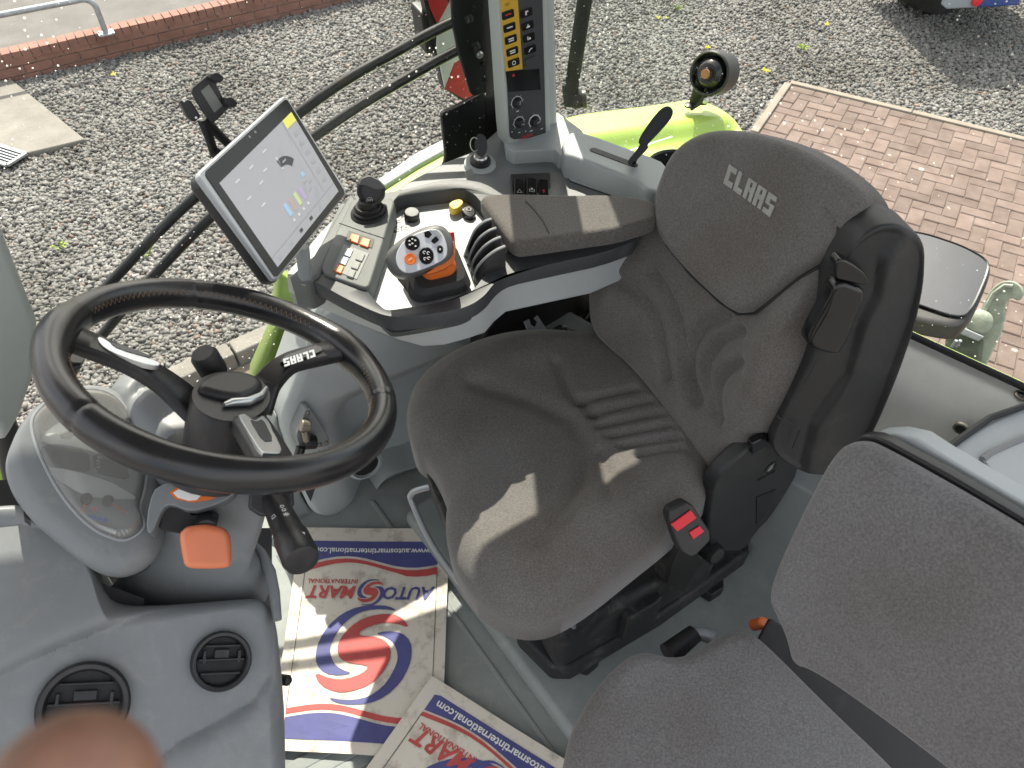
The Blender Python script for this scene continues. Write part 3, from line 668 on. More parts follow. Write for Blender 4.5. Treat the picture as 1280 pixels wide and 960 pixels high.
# grey storage tray behind the passenger seat
tf_ = Fr(onz(1240, 570, .72), Zv, rd)
to = chaikin(tf_.px([(1172, 566), (1200, 545), (1235, 524), (1262, 512), (1330, 480), (1420, 560), (1420, 700), (1330, 680), (1270, 640)]), 1)
MB().prism(tf_, to, -.14, 0).build('storage_tray', 'panel_grey', cab, bevel=.012, seg=3)
ti = chaikin(tf_.px([(1222, 580), (1240, 566), (1330, 530), (1400, 600), (1340, 655), (1300, 640)]), 1)
MB().prism(tf_, ti, .001, .006).build('tray_mat', 'light_grey', cab, bevel=.003)
MB().tube([tf_.p(*p, .004) for p in ti[: len(ti) // 2 + 1]], .006, 8).build('tray_rim', 'dash_grey', cab)
MB().tube([onz(1172, 570, .725), onz(1205, 545, .725), onz(1238, 522, .725), onz(1285, 506, .725)], .006, 8).build('seal', 'black_rubber', cab)
# black mounting plates outside the right glass
bp_ = Fr(W(-.7, 1.42, .9), -Rv, Fv)
MB().prism(bp_, chaikin(bp_.px([(562, -80), (640, -80), (640, 60), (634, 98), (612, 116), (590, 122), (574, 70), (566, 30)]), 1, k=.12), -.012, 0).build('mounting_plate', 'black_metal', cab, bevel=.004)
MB().prism(bp_, chaikin(bp_.px([(624, 112), (575, 138), (556, 146), (558, 168), (562, 205), (548, 232), (575, 232), (640, 190), (650, 120)]), 1, k=.15), -.030, -.016).build('mounting_plate', 'black_metal', cab, bevel=.004)
for px, py, h in ((599, 68, .0), (570, 161, -.016), (604, 145, -.016), (606, 100, 0), (591, 10, 0), (603, 80, 0)):
    c = bp_.pt(px, py, h); rr = .008 if px in (599,) else .0045
    MB().lathe(bp_.at(c[0], c[1], h), [(rr, 0), (rr, .004), (rr * .6, .007)], 12).build('bolt', 'steel' if px == 599 else 'black_metal', cab)
# rear mudguard: pressed lime shell
fo = chaikin([onz(x, y, .45)[:2] for x, y in ((560, 250), (640, 172), (700, 139), (760, 131), (830, 124), (872, 117), (905, 128), (932, 148), (942, 172), (938, 215), (860, 300), (700, 330))], 2)
ffr = Fr((0, 0, .45), Zv)
cq = np.mean(np.array(fo), 0)
ln0 = onz(745, 172, .45)[:2]; ln1 = onz(905, 150, .45)[:2]; ldir = (ln1 - ln0) / np.linalg.norm(ln1 - ln0); lnr = np.array([ldir[1], -ldir[0]])
def fen(x, y):
    d = (np.array([x, y]) - ln0) @ lnr
    return -.045 / (1 + math.exp(-d / .012)) - .10 * max(0, d) + .010 * math.exp(-((d - .09) / .03) ** 2)
MB().pad(fo, ffr, .05, .16, fen, N=200, nr=50).build('mudguard', 'lime', cab)
mg = [onz(x, y, .36) for x, y in ((585, 205), (548, 222), (500, 236), (455, 262), (468, 224), (520, 191), (566, 168), (600, 160))]
MB().prism(Fr((0, 0, .36), Zv), [p[:2] for p in (onz(470, 245, .36), onz(478, 233, .36), onz(520, 207, .36), onz(566, 181, .36), onz(620, 165, .36), onz(620, 260, .36), onz(500, 290, .36))], -.12, 0).build('mudguard_front', 'lime', cab, bevel=.02)
MB().prism(Fr((0, 0, .375), Zv), [p[:2] for p in (onz(462, 230, .375), onz(520, 190, .375), onz(566, 167, .375), onz(600, 158, .375), onz(600, 176, .375), onz(566, 182, .375), onz(522, 206, .375), onz(474, 236, .375))], -.09, 0).build('mudguard_edge', 'mid_grey', cab, bevel=.008)
# a door-side sill step under the camera
box_arz(MB(), .5, -.9, -.34, -.30, -.12, .02).build('door_sill', 'black_plastic', cab, bevel=.008)

# ================================================================ THINGS OUTSIDE THE GLASS
def guard(ptsA, lab):
    o = MB().tube(catmull(ptsA, 6), .0105, 12).build('window_guard_bar', 'black_metal')
    return tag(o, lab, 'guard bar')
guard([onr(60, 440, 1.45), onr(130, 362, 1.45), onr(245, 245, 1.45), onr(400, 122, 1.45), onr(500, 62, 1.45), onr(578, 22, 1.43), W(-.72, 1.425, 1.03)], 'upper black tube guard bar crossing outside the side window')
guard([onr(110, 440, 1.45), onr(180, 358, 1.45), onr(285, 252, 1.45), onr(420, 152, 1.45), onr(510, 97, 1.45), onr(586, 56, 1.43), W(-.735, 1.425, .97)], 'lower black tube guard bar crossing outside the side window')
# red and white hazard board
hz = empty('hazard_board', onr(560, 120, 1.62), 'red and white striped hazard marker board behind the side pillar', 'hazard board')
hf = Fr(onr(565, 60, 1.60), nrm(-Rv - .1 * Zv), Fv)
def hp(pts, m, nm): MB().prism(hf, hf.px(pts), -.004, 0).build(nm, m, hz)
hp([(520, -60), (556, -60), (560, 5), (547, 30), (538, 10)], 'hazard_red', 'red_stripe')
hp([(560.5, 5), (585, -30), (610, 60), (568, 78), (556, 110), (546, 62), (547, 31)], 'hazard_white', 'white_stripe')
hp([(568.5, 78.5), (610, 60.5), (630, 110), (588, 128), (556.5, 111)], 'hazard_red', 'red_stripe')
hp([(588.5, 128.5), (630, 110.5), (640, 130), (590, 140)], 'hazard_white', 'white_stripe')
MB().prism(hf, hf.px([(518, -60), (640, -60), (642, 130), (592, 136), (556, 112), (546, 70)]), -.03, -.006).build('backing', 'black_plastic', hz)
MB().prism(hf, hf.px([(529, 20), (546, 18), (550, 70), (536, 72)]), -.07, -.01).build('lamp_housing', 'black_plastic', hz, bevel=.006)
# grab handle and gas strut beyond the quarter glass
hd = empty('grab_handle', ona(722, 124, -1.16), 'thick black grab handle with rounded foot standing over the green mudguard', 'handle')
hpts = [ona(752, -120, -1.16), ona(731, 0, -1.16), ona(724, 45, -1.16), ona(714, 112, -1.16)]
MB().tube(catmull(hpts, 6), .0195, 16).build('tube', 'matte_black', hd)
e0 = ona(713, 112, -1.16); e1 = ona(714, 126, -1.16); e2 = ona(730, 124, -1.19)
MB().tube([e0 + (e0 - e1) * .5, e0, e1, (e1 + e2) / 2, e2], [.0215, .023, .0245, .023, .021], 18).build('foot', 'matte_black', hd)
MB().lathe(Fr(e2, nrm(e2 - e1)), [(.026, -.004), (.026, .006), (.012, .008)], 20).build('end_cap', 'black_plastic', hd)
gs = empty('gas_strut', ona(690, 60, -1.14), 'slim black gas strut hanging beside the control pillar', 'strut')
MB().tube([ona(687, -120, -1.14), ona(689, 55, -1.14)], .0055, 10).build('rod', 'black_metal', gs)
MB().tube([ona(689, 50, -1.14), ona(689, 65, -1.14)], [.012, .011], 12).build('end_fitting', 'black_plastic', gs, bevel=.003); MB().tube([ona(687, -6, -1.14), ona(687, 8, -1.14)], .011, 12).build('end_fitting', 'black_plastic', gs)
# work light on the mudguard
wP = onz(872, 131, .47)
wl = empty('work_light', wP, 'round black work lamp bolted on the green mudguard', 'work light')
wax = nrm((.62, .72, -.30)); wc = wP + Zv * .105 + np.array([.03, 0, 0])
wf = Fr(wc, -wax, Zv)
MB().lathe(wf, [(.058, -.055), (.064, -.05), (.066, .03), (.062, .034), (.058, .032), (.056, .0)], 36).build('shroud', 'black_plastic', wl)
MB().lathe(wf, [(.050, -.01), (.050, .014), (.044, .034), (.030, .046), (.022, .046), (.020, .052), (.008, .053)], 32).build('lamp_back', 'black_gloss', wl)
MB().lathe(wf, [(.014, .05), (.014, .058), (.006, .06)], 20).build('plug', 'leaf_brown', wl)
MB().loft([[wP + np.array([x * w_, y * .006, z]) for x, y in ((-1, -1), (1, -1), (1, 1), (-1, 1))] for z, w_ in ((0, .028), (.03, .026), (.09, .020), (.12, .016))]).build('bracket', 'black_plastic', wl, bevel=.003)
MB().lathe(Fr(wP + np.array([-.028, -.008, 0]), Zv), [(.016, 0), (.016, .006), (.006, .009)], 14).build('bolt', 'black_metal', wl); MB().lathe(Fr(wP + np.array([.018, -.01, .022]), nrm((0, -1, .2))), [(.011, 0), (.011, .012), (.005, .014)], 8).build('bolt', 'steel', wl)
MB().tube([wc + wax * -.04 + Zv * -.03, wP + np.array([.01, -.03, .07]), wP + np.array([.0, -.03, .02]), wP + np.array([-.02, -.01, -.01])], .005, 8).build('cable', 'black_rubber', wl)
# rear view mirror outside the rear glass
mo = ona(1188, 345, -1.42)
mi = empty('mirror', mo - Zv * .1, 'rectangular black framed mirror reflecting cloudy sky behind the rear glass', 'mirror')
vdir = nrm(CAM - mo); mn = nrm(vdir + nrm((.20, .45, .85))); mf = Fr(mo, mn, (1, 0, 0))
mo_ = chaikin(mf.px([(1060, 262), (1125, 283), (1155, 288), (1205, 304), (1238, 322), (1240, 340), (1222, 385), (1203, 408), (1188, 410), (1145, 402), (1060, 372)]), 2, k=.2)
MB().pad(mo_, mf, .010, .035, None, N=120, nr=10).build('housing', 'black_plastic', mi)
mg_ = chaikin(mf.px([(1064, 270), (1125, 290), (1155, 293), (1203, 309), (1233, 326), (1235, 340), (1217, 382), (1204, 397), (1185, 395), (1150, 383), (1064, 352)]), 2, k=.2)
MB().prism(mf, mg_, .0, .004).build('glass', 'mirror_glass', mi, smooth=False)
MB().tube([mf.p(*p, .003) for p in mg_], .0028, 6, closed=True).build('rim', 'black_gloss', mi)
MB().tube([mf.p(-.06, 0, -.03), mf.p(-.12, -.02, -.06), W(-1.40, .95, .50), W(-1.34, 1.0, .30)], .012, 10).build('arm', 'black_metal', mi)
# three-point linkage hook behind the tractor
hk = empty('linkage_hook', ona(1215, 450, -1.75) - Zv * .3, 'weathered grey green hitch hook with curled tip behind the rear sill', 'hitch hook')
kf = Fr(ona(1240, 390, -1.75), nrm(CAM - ona(1240, 390, -1.75) + .3 * Fv), (1, 0, 0))
ho = chaikin(kf.px([(1222, 420), (1224, 400), (1226, 385), (1238, 362), (1252, 351), (1268, 351), (1279, 361), (1278, 372), (1273, 377), (1266, 372), (1258, 376), (1254, 388), (1256, 402), (1252, 404), (1254, 410), (1240, 440), (1226, 470), (1205, 470), (1215, 440)]), 2)
MB().prism(kf, ho, -.05, 0).build('hook', 'hook_paint', hk, bevel=.010, seg=3)
MB().tube([kf.p(*p, .004) for p in kf.px([(1228, 402), (1231, 386), (1242, 367), (1256, 357), (1266, 358)])], .006, 8).build('rib', 'hook_paint', hk)
MB().prism(kf, kf.px([(1183, 420), (1196, 405), (1230, 424), (1228, 440), (1224, 470), (1178, 470)]), -.09, .02).build('latch_box', 'hitch_box', hk, bevel=.008)
MB().prism(kf, kf.px([(1196, 404), (1232, 420), (1224, 426), (1190, 412)]), .02, .03).build('latch_plate', 'galv', hk, bevel=.003)
MB().lathe(kf.at(*kf.pt(1225, 402), .0), [(.03, -.02), (.03, .016), (.022, .024), (.01, .026)], 20).build('pin', 'hook_paint', hk)
for k in range(2): MB().tube([kf.p(*kf.pt(1192 + 5 * k, 432), .03), kf.p(*kf.pt(1198 + 5 * k, 424), .045)], .004, 8).build('wire', 'galv', hk)
MB().box(Fr(hk_b := WL[hk] - Zv * .2, Zv, Fv), .12, 0, -.25, .12, .10, 1.0).build('lift_arm', 'hitch_box', hk, bevel=.01)
# ================================================================ DRIVER'S SEAT
def segd(x, y, A, B):
    dx = B[0] - A[0]; dy = B[1] - A[1]; t = ((x - A[0]) * dx + (y - A[1]) * dy) / (dx * dx + dy * dy + 1e-12)
    t = 0 if t < 0 else 1 if t > 1 else t
    return math.hypot(x - A[0] - t * dx, y - A[1] - t * dy)
class Feat:
    def __init__(s): s.g = []; s.b = []
    def groove(s, pts, depth, w): s.g.append(([tuple(p) for p in pts], depth, w))
    def blob(s, c, h, rx, ry=None): s.b.append((c[0], c[1], h, rx, ry or rx))
    def __call__(s, x, y):
        z = 0
        for P, d, w in s.g:
            m = min(segd(x, y, P[i], P[i + 1]) for i in range(len(P) - 1))
            if m < 3 * w: z -= d * math.exp(-(m / w) ** 2)
        for cx, cy, h, rx, ry in s.b: z += h * math.exp(-((x - cx) / rx) ** 2 - ((y - cy) / ry) ** 2)
        return z
seat = empty('driver_seat', W(-.6, .70, .045), 'grey cloth driver seat with ribbed cushion and high contoured back', 'seat')
cf = Fr(W(-.5, .7, .60), nrm(Zv + .04 * Fv), Fv)
co = chaikin(cf.px([(509, 540), (509, 515), (520, 485), (555, 454), (600, 434), (649, 423), (705, 424), (765, 432), (810, 470), (860, 535), (897, 592), (884, 625), (846, 664), (791, 707), (735, 752), (690, 778), (655, 782), (622, 772), (590, 747), (570, 715), (559, 685), (557, 655), (560, 632), (548, 600), (533, 576), (518, 568)], -.065), 2)
cF = Feat()
for a, b in (((722, 498), (793, 485)), ((738, 513), (812, 500)), ((750, 528), (827, 515)), ((764, 541), (838, 530)), ((780, 555), (849, 545)), ((798, 568), (853, 559))):
    cF.groove(cf.px([a, b]), .012, .0080)
cF.groove(cf.px([(696, 452), (702, 468), (712, 487), (730, 500), (745, 515)]), .010, .011)
cF.groove(cf.px([(592, 480), (630, 487), (665, 497), (712, 517), (728, 545), (731, 572), (727, 602), (706, 638), (671, 680)]), .012, .018)
cF.groove(cf.px([(752, 560), (760, 592), (756, 624)]), .008, .012)
cF.groove(cf.px([(852, 486), (868, 520), (865, 565)]), .006, .012)
cF.blob(cf.pt(690, 540), -.012, .13, .12); cF.blob(cf.pt(700, 660), .022, .20, .05); cF.blob(cf.pt(610, 455), .020, .20, .05)
MB().pad(co, cf, .065, .075, cF, N=280, nr=76).build('cushion', 'seat_cloth', seat)
bn = nrm(Fv * math.cos(math.radians(18)) + Zv * math.sin(math.radians(18)))
bf = Fr(W(-.70, .70, .60), bn, -Rv)
bo = chaikin(bf.px([(757, 428), (745, 405), (739, 372), (744, 338), (764, 306), (800, 284), (821, 258), (827, 222), (846, 186), (880, 166), (925, 164), (985, 180), (1040, 208), (1082, 244), (1094, 275), (1072, 335), (1040, 420), (1000, 495), (962, 540), (925, 573), (905, 594), (888, 592), (848, 532), (800, 468)], -.03), 2)
bF = Feat()
for P in ([(776, 345), (802, 371), (819, 405), (825, 440), (830, 470)], [(815, 340), (836, 378), (847, 416), (850, 460), (858, 500)], [(905, 395), (878, 408), (860, 440), (858, 475), (866, 505)],
          [(925, 415), (898, 428), (878, 455), (876, 485), (884, 515)], [(930, 455), (905, 468), (891, 490), (896, 525)]):
    bF.groove(bf.px([tuple(q) for q in catmull(P, 3)]), .019, .0125)
bF.blob(bf.pt(905, 520), -.012, .10, .10); bF.blob(bf.pt(962, 455), .034, .05, .16); bF.blob(bf.pt(768, 370), .030, .05, .12)
MB().pad(bo, bf, .045, .035, bF, N=260, nr=70).build('backrest', 'seat_cloth', seat)
hf_ = Fr(bf.o + bn * .028, bn, -Rv)
ho_ = chaikin(hf_.px([(820, 276), (825, 228), (844, 186), (880, 164), (925, 162), (985, 178), (1040, 206), (1082, 240), (1086, 262), (1068, 296), (1040, 322), (1000, 345), (960, 378), (942, 392), (922, 392), (900, 376), (862, 340), (832, 304)], -.018), 2)
hF = Feat(); hF.groove(hf_.px([(1033, 262), (1042, 276), (1050, 296)]), .006, .004); hF.blob(hf_.pt(950, 250), -.010, .14, .12); hF.blob(hf_.pt(950, 190), .012, .25, .05)
head = MB().pad(ho_, hf_, .022, .02, hF, N=200, nr=46).build('head_panel', 'seat_cloth', seat)
# raised block letters on the head panel
b0 = hf_.pt(902, 229); b1 = hf_.pt(961, 273); tp = hf_.pt(912, 205)
eu_ = b1 - b0; ev_ = tp - b0
def letter(rects, k):
    mb = MB()
    for (x0, y0, x1, y1) in rects:
        q = []
        for x, y in ((x0, y0), (x1, y0), (x1, y1), (x0, y1)):
            p = b0 + eu_ * ((k + x) / 5.0) + ev_ * y; q.append(p)
        zc = [hF(*p) for p in q]; n4 = [hf_.p(*q[i], zc[i] - .004) for i in range(4)] + [hf_.p(*q[i], zc[i] + .0022) for i in range(4)]
        mb.add(n4, [(3, 2, 1, 0), (4, 5, 6, 7)] + [(i, (i + 1) % 4, 4 + (i + 1) % 4, 4 + i) for i in range(4)])
    mb.build('letter', 'letter_grey', head, smooth=False)
CL = {'C': [(0, 0, .34, 1), (.34, .72, .84, 1), (.34, 0, .84, .28)], 'L': [(0, 0, .34, 1), (.34, 0, .80, .28)], 'A': [(0, 0, .32, 1), (.52, 0, .84, 1), (.32, .38, .52, .64), (.32, .86, .52, 1)],
      'S': [(0, 0, .84, .24), (0, .76, .84, 1), (0, .44, .34, .76), (.5, .24, .84, .56), (.34, .44, .5, .56)]}
for k, ch in enumerate('CLAAS'): letter(CL[ch], k)
# seam along the head panel edge
MB().tube([hf_.p(*p, -.016) for p in hf_.px([(833, 306), (862, 342), (900, 378), (922, 393), (943, 392), (960, 379), (1000, 347), (1040, 324)], -.016)], .0022, 6).build('seam', 'black_rubber', seat)
# shell behind the back and the side bracket carrying the maker's round emblem
MB().pad([np.mean(bo, 0) + (p - np.mean(bo, 0)) * .74 for p in bo], Fr(bf.o - bn * .10 - Zv * .03, bn, -Rv), .02, .03, None, N=120, nr=8).build('back_shell', 'seat_shell', seat)
sf = Fr(onr(940, 600, .478), -Rv, -Fv)
so_ = chaikin(sf.px([(908, 585), (935, 562), (960, 545), (1000, 560), (1000, 588), (985, 615), (962, 650), (950, 660), (930, 690), (905, 690), (888, 692), (884, 660), (888, 622), (894, 602)]), 1)
brk = MB().prism(sf, so_, -.03, 0).build('side_bracket', 'seat_shell', seat, bevel=.008, seg=3)
ec = sf.pt(964, 585, .002); ef = sf.at(ec[0], ec[1], .0)
MB().lathe(ef, [(.0145, -.002), (.0145, .0015), (.0125, .0015), (.0125, .0004)], 28).build('emblem', 'black_rubber', brk)
MB().prism(ef, [np.array(p) * .011 for p in ((-.5, -.8), (.1, -.9), (.6, -.2), (.3, .2), (.5, .8), (-.1, .6), (-.5, .1))], 0, .0014).build('emblem', 'mid_grey', brk)
text_obj('brand_name', 'GRAMMER', Fr(sf.p(ec[0] - .002, ec[1] - .024, .0005), -Rv, -Fv), .0095, 'black_rubber', brk, .0004)
MB().prism(sf, sf.px([(946, 622), (970, 612), (958, 642), (946, 655)], .002), -.004, .002).build('bracket_opening', 'black_rubber', seat)
MB().prism(sf, sf.px([(937, 552), (958, 541), (960, 552), (938, 566)], .002), -.006, .008).build('recline_latch', 'black_gloss', seat, bevel=.003)
# folded left armrest
ax0 = W(-.78, .43, .64); ax1 = W(-.875, .445, 1.10); axd = nrm(ax1 - ax0)
an = nrm(.42 * Fv - .90 * Rv); an = nrm(an - (an @ axd) * axd)
af = Fr((ax0 + ax1) / 2, an, axd)
ao = chaikin(af.px([(1092, 276), (1116, 273), (1142, 286), (1151, 304), (1150, 348), (1140, 400), (1120, 460), (1095, 520), (1073, 562), (1058, 582), (1030, 588), (1000, 584), (972, 568), (961, 552), (964, 535), (985, 492), (1012, 440), (1035, 375), (1046, 330), (1068, 292)], -.02), 2, k=.2)
aF = Feat(); crs = [tuple(p) for p in af.px([(1165, 268), (1128, 289), (1102, 325), (1096, 374), (1077, 407), (1059, 475), (1016, 535), (1000, 600)])]
aF.groove(crs, .005, .006)
def aft(x, y):
    p = np.array([x, y]); A = af_c0; B = af_c1; d = (B[0] - A[0]) * (p[1] - A[1]) - (B[1] - A[1]) * (p[0] - A[0]); d /= np.linalg.norm(B - A)
    best = 9; sg = 1
    for i in range(len(crs) - 1):
        q = segd(x, y, crs[i], crs[i + 1])
        if q < best: best = q; sg = 1 if (crs[i + 1][0] - crs[i][0]) * (y - crs[i][1]) - (crs[i + 1][1] - crs[i][1]) * (x - crs[i][0]) > 0 else -1
    ins = best * sg * af_i
    return aF(x, y) - (.010 / (1 + math.exp(-ins / .004)) if abs(ins) < .05 else (.010 if ins > 0 else 0)) - .22 * max(0, d * af_s)
af_c0 = af.pt(1020, 585); af_c1 = af.pt(1132, 285); ptest = af.pt(1170, 450)
af_s = 1 if ((af_c1[0] - af_c0[0]) * (ptest[1] - af_c0[1]) - (af_c1[1] - af_c0[1]) * (ptest[0] - af_c0[0])) > 0 else -1
_p = af.pt(1030, 450); best = 9; af_i = 1
for i in range(len(crs) - 1):
    q = segd(_p[0], _p[1], crs[i], crs[i + 1])
    if q < best: best = q; af_i = 1 if (crs[i + 1][0] - crs[i][0]) * (_p[1] - crs[i][1]) - (crs[i + 1][1] - crs[i][1]) * (_p[0] - crs[i][0]) > 0 else -1
arm = MB().pad(ao, af, .012, .06, aft, N=180, nr=44).build('folded_armrest', 'seat_shell', seat)
MB().prism(af, chaikin(af.px([(1043, 320), (1060, 324), (1084, 342), (1086, 356), (1050, 348), (1040, 345)], .006), 1), -.01, .012).build('handle_cap', 'black_gloss', arm, bevel=.005, seg=3)
MB().pad(chaikin(af.px([(1044, 348), (1078, 360), (1082, 368), (1052, 440), (1040, 443), (1010, 434), (1008, 424), (1034, 380)], .01), 2), af.at(0, 0, .014), .008, .02, Feat(), N=80, nr=14).build('adjust_handle', 'black_gloss', arm)
MB().tube([af.p(*p, .001) for p in af.px([(970, 520), (1000, 536), (990, 560)])], .0012, 6).build('cover_seam', 'black_rubber', arm)
# suspension base, rails, levers
def px_prism(name, m, pts, z1, z0, parent, bevel=.008, sh=0):
    fr = Fr((0, 0, z1), Zv); return MB().prism(fr, [onz(x, y, z1)[:2] for x, y in pts], z0 - z1, 0, shrink=sh).build(name, m, parent, bevel=bevel, seg=3)
px_prism('base_tray', 'seat_base', [(646, 792), (690, 836), (715, 836), (830, 768), (938, 690), (935, 660), (760, 560), (640, 640)], .14, .075, seat, .012)
px_prism('suspension_cover', 'seat_base', [(680, 765), (700, 800), (800, 745), (905, 680), (900, 640), (760, 560), (660, 640)], .30, .14, seat, .02)
px_prism('cushion_frame', 'seat_base', [(560, 640), (575, 700), (640, 755), (760, 700), (860, 640), (840, 560), (700, 460), (560, 500)], .475, .43, seat, .01)
px_prism('adjuster_box', 'seat_base', [(770, 750), (805, 726), (830, 745), (820, 755), (786, 775)], .27, .16, seat, .006)
px_prism('base_foot', 'black_rubber', [(700, 825), (740, 805), (750, 825), (735, 838)], .08, .045, seat, .005); px_prism('base_foot', 'black_rubber', [(875, 735), (905, 715), (905, 735), (890, 745)], .08, .045, seat, .005)
for px, py, r, z in ((843, 712, .030, .33), (893, 692, .022, .34), (727, 778, .022, .25)):
    P = onz(px, py, z); fr = Fr(P, nrm(-Rv + .35 * Zv), Fv)
    MB().lathe(fr, [(r, -.03), (r, .004), (r * .86, .012), (r * .8, .008), (r * .5, .008)], 18).build('adjuster_knob', 'seat_base', seat)
MB().tube(catmull([onz(700, 770, .34), onz(716, 782, .30), onz(716, 790, .26), onz(702, 808, .20)], 5), .0055, 10).build('slide_lever', 'grey_bar', seat)
# lifting bar under the cushion front
bar = [onz(545, 607, .44), onz(524, 612, .42), onz(514, 618, .40), onz(516, 630, .38), onz(540, 680, .34), onz(575, 728, .31), onz(600, 748, .31)]
MB().tube(catmull(bar, 6), .0065, 10).build('lift_bar', 'silver_paint', seat)
px_prism('front_trim', 'seat_base', [(528, 573), (541, 573), (562, 625), (560, 660), (552, 640), (536, 600)], .485, .43, seat, .004)
# buckle and its stalk
kb = Fr(onr(860, 662, .425), nrm(-Rv + .75 * Zv + .25 * Fv), nrm(W(-.35, 0, .7)))
k4 = kb.px([(833, 640), (862, 625), (893, 672), (866, 700), (850, 690)])
bk = MB().prism(kb, chaikin(k4, 1, k=.16), -.028, 0).build('belt_buckle', 'black_plastic', seat, bevel=.005, seg=3)
MB().prism(kb, kb.px([(838, 655), (863, 637), (870, 647), (846, 664)], .001), 0, .004).build('release_button', 'red', bk, bevel=.0012); MB().prism(kb, kb.px([(861, 665), (874, 657), (880, 664), (866, 674)], .001), 0, .003).build('release_button', 'red', bk, bevel=.001)
MB().loft([[onr(x, y, r) + d for d in (np.array([0, 0, 0]), -Rv * .012)] + [onr(x2, y2, r) + d for d in (-Rv * .012, np.array([0, 0, 0]))] for x, y, x2, y2, r in ((845, 672, 872, 695, .44), (835, 700, 862, 712, .46), (830, 725, 850, 735, .48))]).build('buckle_strap', 'belt', seat)
# belt anchor chain of fittings behind the base
an_ = [ona(952, 640, -.98), ona(962, 655, -.98), ona(966, 672, -.98), ona(974, 690, -.98), ona(972, 706, -.98)]
MB().tube(an_, [.008, .006, .012, .011, .008], 10).build('belt_anchor', 'black_metal', seat)
MB().tube([ona(966, 672, -.965), ona(977, 694, -.965)], [.008, .006], 10).build('anchor_bolt', 'steel', seat)
# bracket and pipes in the gap between seat and console
gp = Fr(onr(690, 412, 1.05), nrm(-Rv + .8 * Zv), Fv)
MB().prism(gp, gp.px([(655, 402), (662, 399), (664, 406), (669, 409), (672, 403), (668, 398), (672, 394), (684, 412), (690, 420), (664, 424)]), -.006, 0).build('slotted_bracket', 'galv', seat, bevel=.0015)
MB().tube([onr(722, 416, 1.10), onr(742, 388, 1.10)], .012, 10).build('pipe', 'black_metal', seat); MB().tube([onr(680, 425, 1.06), onr(700, 412, 1.06), onr(715, 418, 1.06)], .012, 10).build('pipe', 'black_metal', seat)
MB().tube([onr(706, 408, 1.04), onr(717, 421, 1.04)], .003, 8).build('spring_clip', 'steel', seat)
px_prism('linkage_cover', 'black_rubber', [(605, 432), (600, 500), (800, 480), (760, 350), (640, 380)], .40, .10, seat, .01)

# ================================================================ PASSENGER SEAT
ps = empty('passenger_seat', W(-.4, .15, .0), 'plain grey cloth passenger seat beside the door, without ribs', 'seat')
pf = Fr(W(-.4, .15, .53), nrm(Zv + .03 * Fv), Fv)
po = chaikin(pf.px([(700, 975), (706, 945), (713, 915), (735, 875), (760, 842), (786, 820), (806, 816), (838, 824), (866, 818), (892, 798), (915, 790), (938, 792), (962, 812), (1040, 890), (1116, 962), (1220, 1080), (1100, 1200), (850, 1250), (720, 1120)], -.03), 2)
pF = Feat(); pF.blob(pf.pt(850, 930), -.01, .16)
MB().pad(po, pf, .035, .05, pF, N=200, nr=40).build('cushion', 'bench_cloth', ps)
pn = nrm(Fv * math.cos(math.radians(12)) + Zv * math.sin(math.radians(12)))
qf = Fr(W(-.50, .15, .52), pn, -Rv)
qo = chaikin(qf.px([(965, 742), (981, 695), (1009, 637), (1037, 582), (1052, 562), (1060, 555), (1076, 553), (1092, 556), (1180, 605), (1280, 664), (1400, 740), (1440, 900), (1300, 1040), (1200, 962), (1090, 880), (1020, 832), (996, 826), (990, 795), (975, 762)], -.02), 2)
qF = Feat(); qF.groove(qf.px([(968, 746), (1000, 775), (1050, 815), (1130, 880), (1200, 945), (1270, 1000)]), .006, .014); qF.blob(qf.pt(1150, 720), .008, .12)
MB().pad(qo, qf, .020, .010, qF, N=200, nr=44).build('backrest', 'bench_cloth', ps)
# hard shell behind the backrest with its top strip and label panel
qb = Fr(qf.o - pn * .036, pn, -Rv)
MB().prism(qb, chaikin(qb.px([(1060, 552), (1078, 543), (1097, 545), (1187, 594), (1292, 657), (1420, 734), (1440, 900), (1300, 1040), (1100, 880), (1040, 830), (990, 760), (1010, 650), (1040, 580)]), 1, k=.15), -.02, 0).build('back_shell', 'black_plastic', ps, bevel=.004)
st_ = Fr(qb.o - pn * .03, pn, -Rv)
stp = st_.px([(1084, 552), (1096, 541), (1120, 540), (1146, 546), (1170, 562), (1204, 583), (1296, 636), (1420, 705), (1420, 790), (1290, 720), (1180, 640), (1100, 590)])
MB().prism(st_, stp, -.03, .002).build('top_ledge', 'panel_grey', ps, bevel=.004)
lb = Fr(st_.p(*st_.pt(1233, 617), .003), st_.n, st_.p(*st_.pt(1250, 627)) - st_.p(*st_.pt(1215, 605)))
MB().prism(lb, rrect(0, 0, .045, .013, .002), 0, .003).build('catch_plate', 'dash_grey', ps, bevel=.001)
for k in (-1, 1): MB().box(lb, .004, k * .0028, .0035, .015, .002, .002).build('slot', 'black_rubber', ps)
for k in (-1, 1): MB().lathe(lb.at(k * .018, -.003, .003), [(.0018, 0), (.0018, .001)], 8).build('screw', 'black_metal', ps)
px_prism('seat_pan', 'seat_base', [(735, 900), (800, 840), (950, 820), (1120, 985), (1000, 1100), (760, 1050)], .46, .30, ps, .01)
px_prism('pedestal', 'floor_rubber', [(850, 940), (930, 870), (1020, 860), (1180, 1000), (1000, 1100)], .30, .0, ps, .02)
px_prism('hinge_gap_fill', 'black_plastic', [(946, 800), (962, 770), (985, 785), (1010, 825), (1100, 880), (1260, 990), (1160, 1040)], .50, .44, ps, .006)  # hinge cover, widened in black to stand in for the shaded gap
MB().tube([onz(835, 818, .42), onz(868, 792, .42)], [.020, .016], 12).build('release_grip', 'black_rubber', ps); MB().tube([onz(866, 793, .42), onz(880, 793, .42), onz(892, 798, .42)], .012, 10).build('release_lever', 'silver_paint', ps)
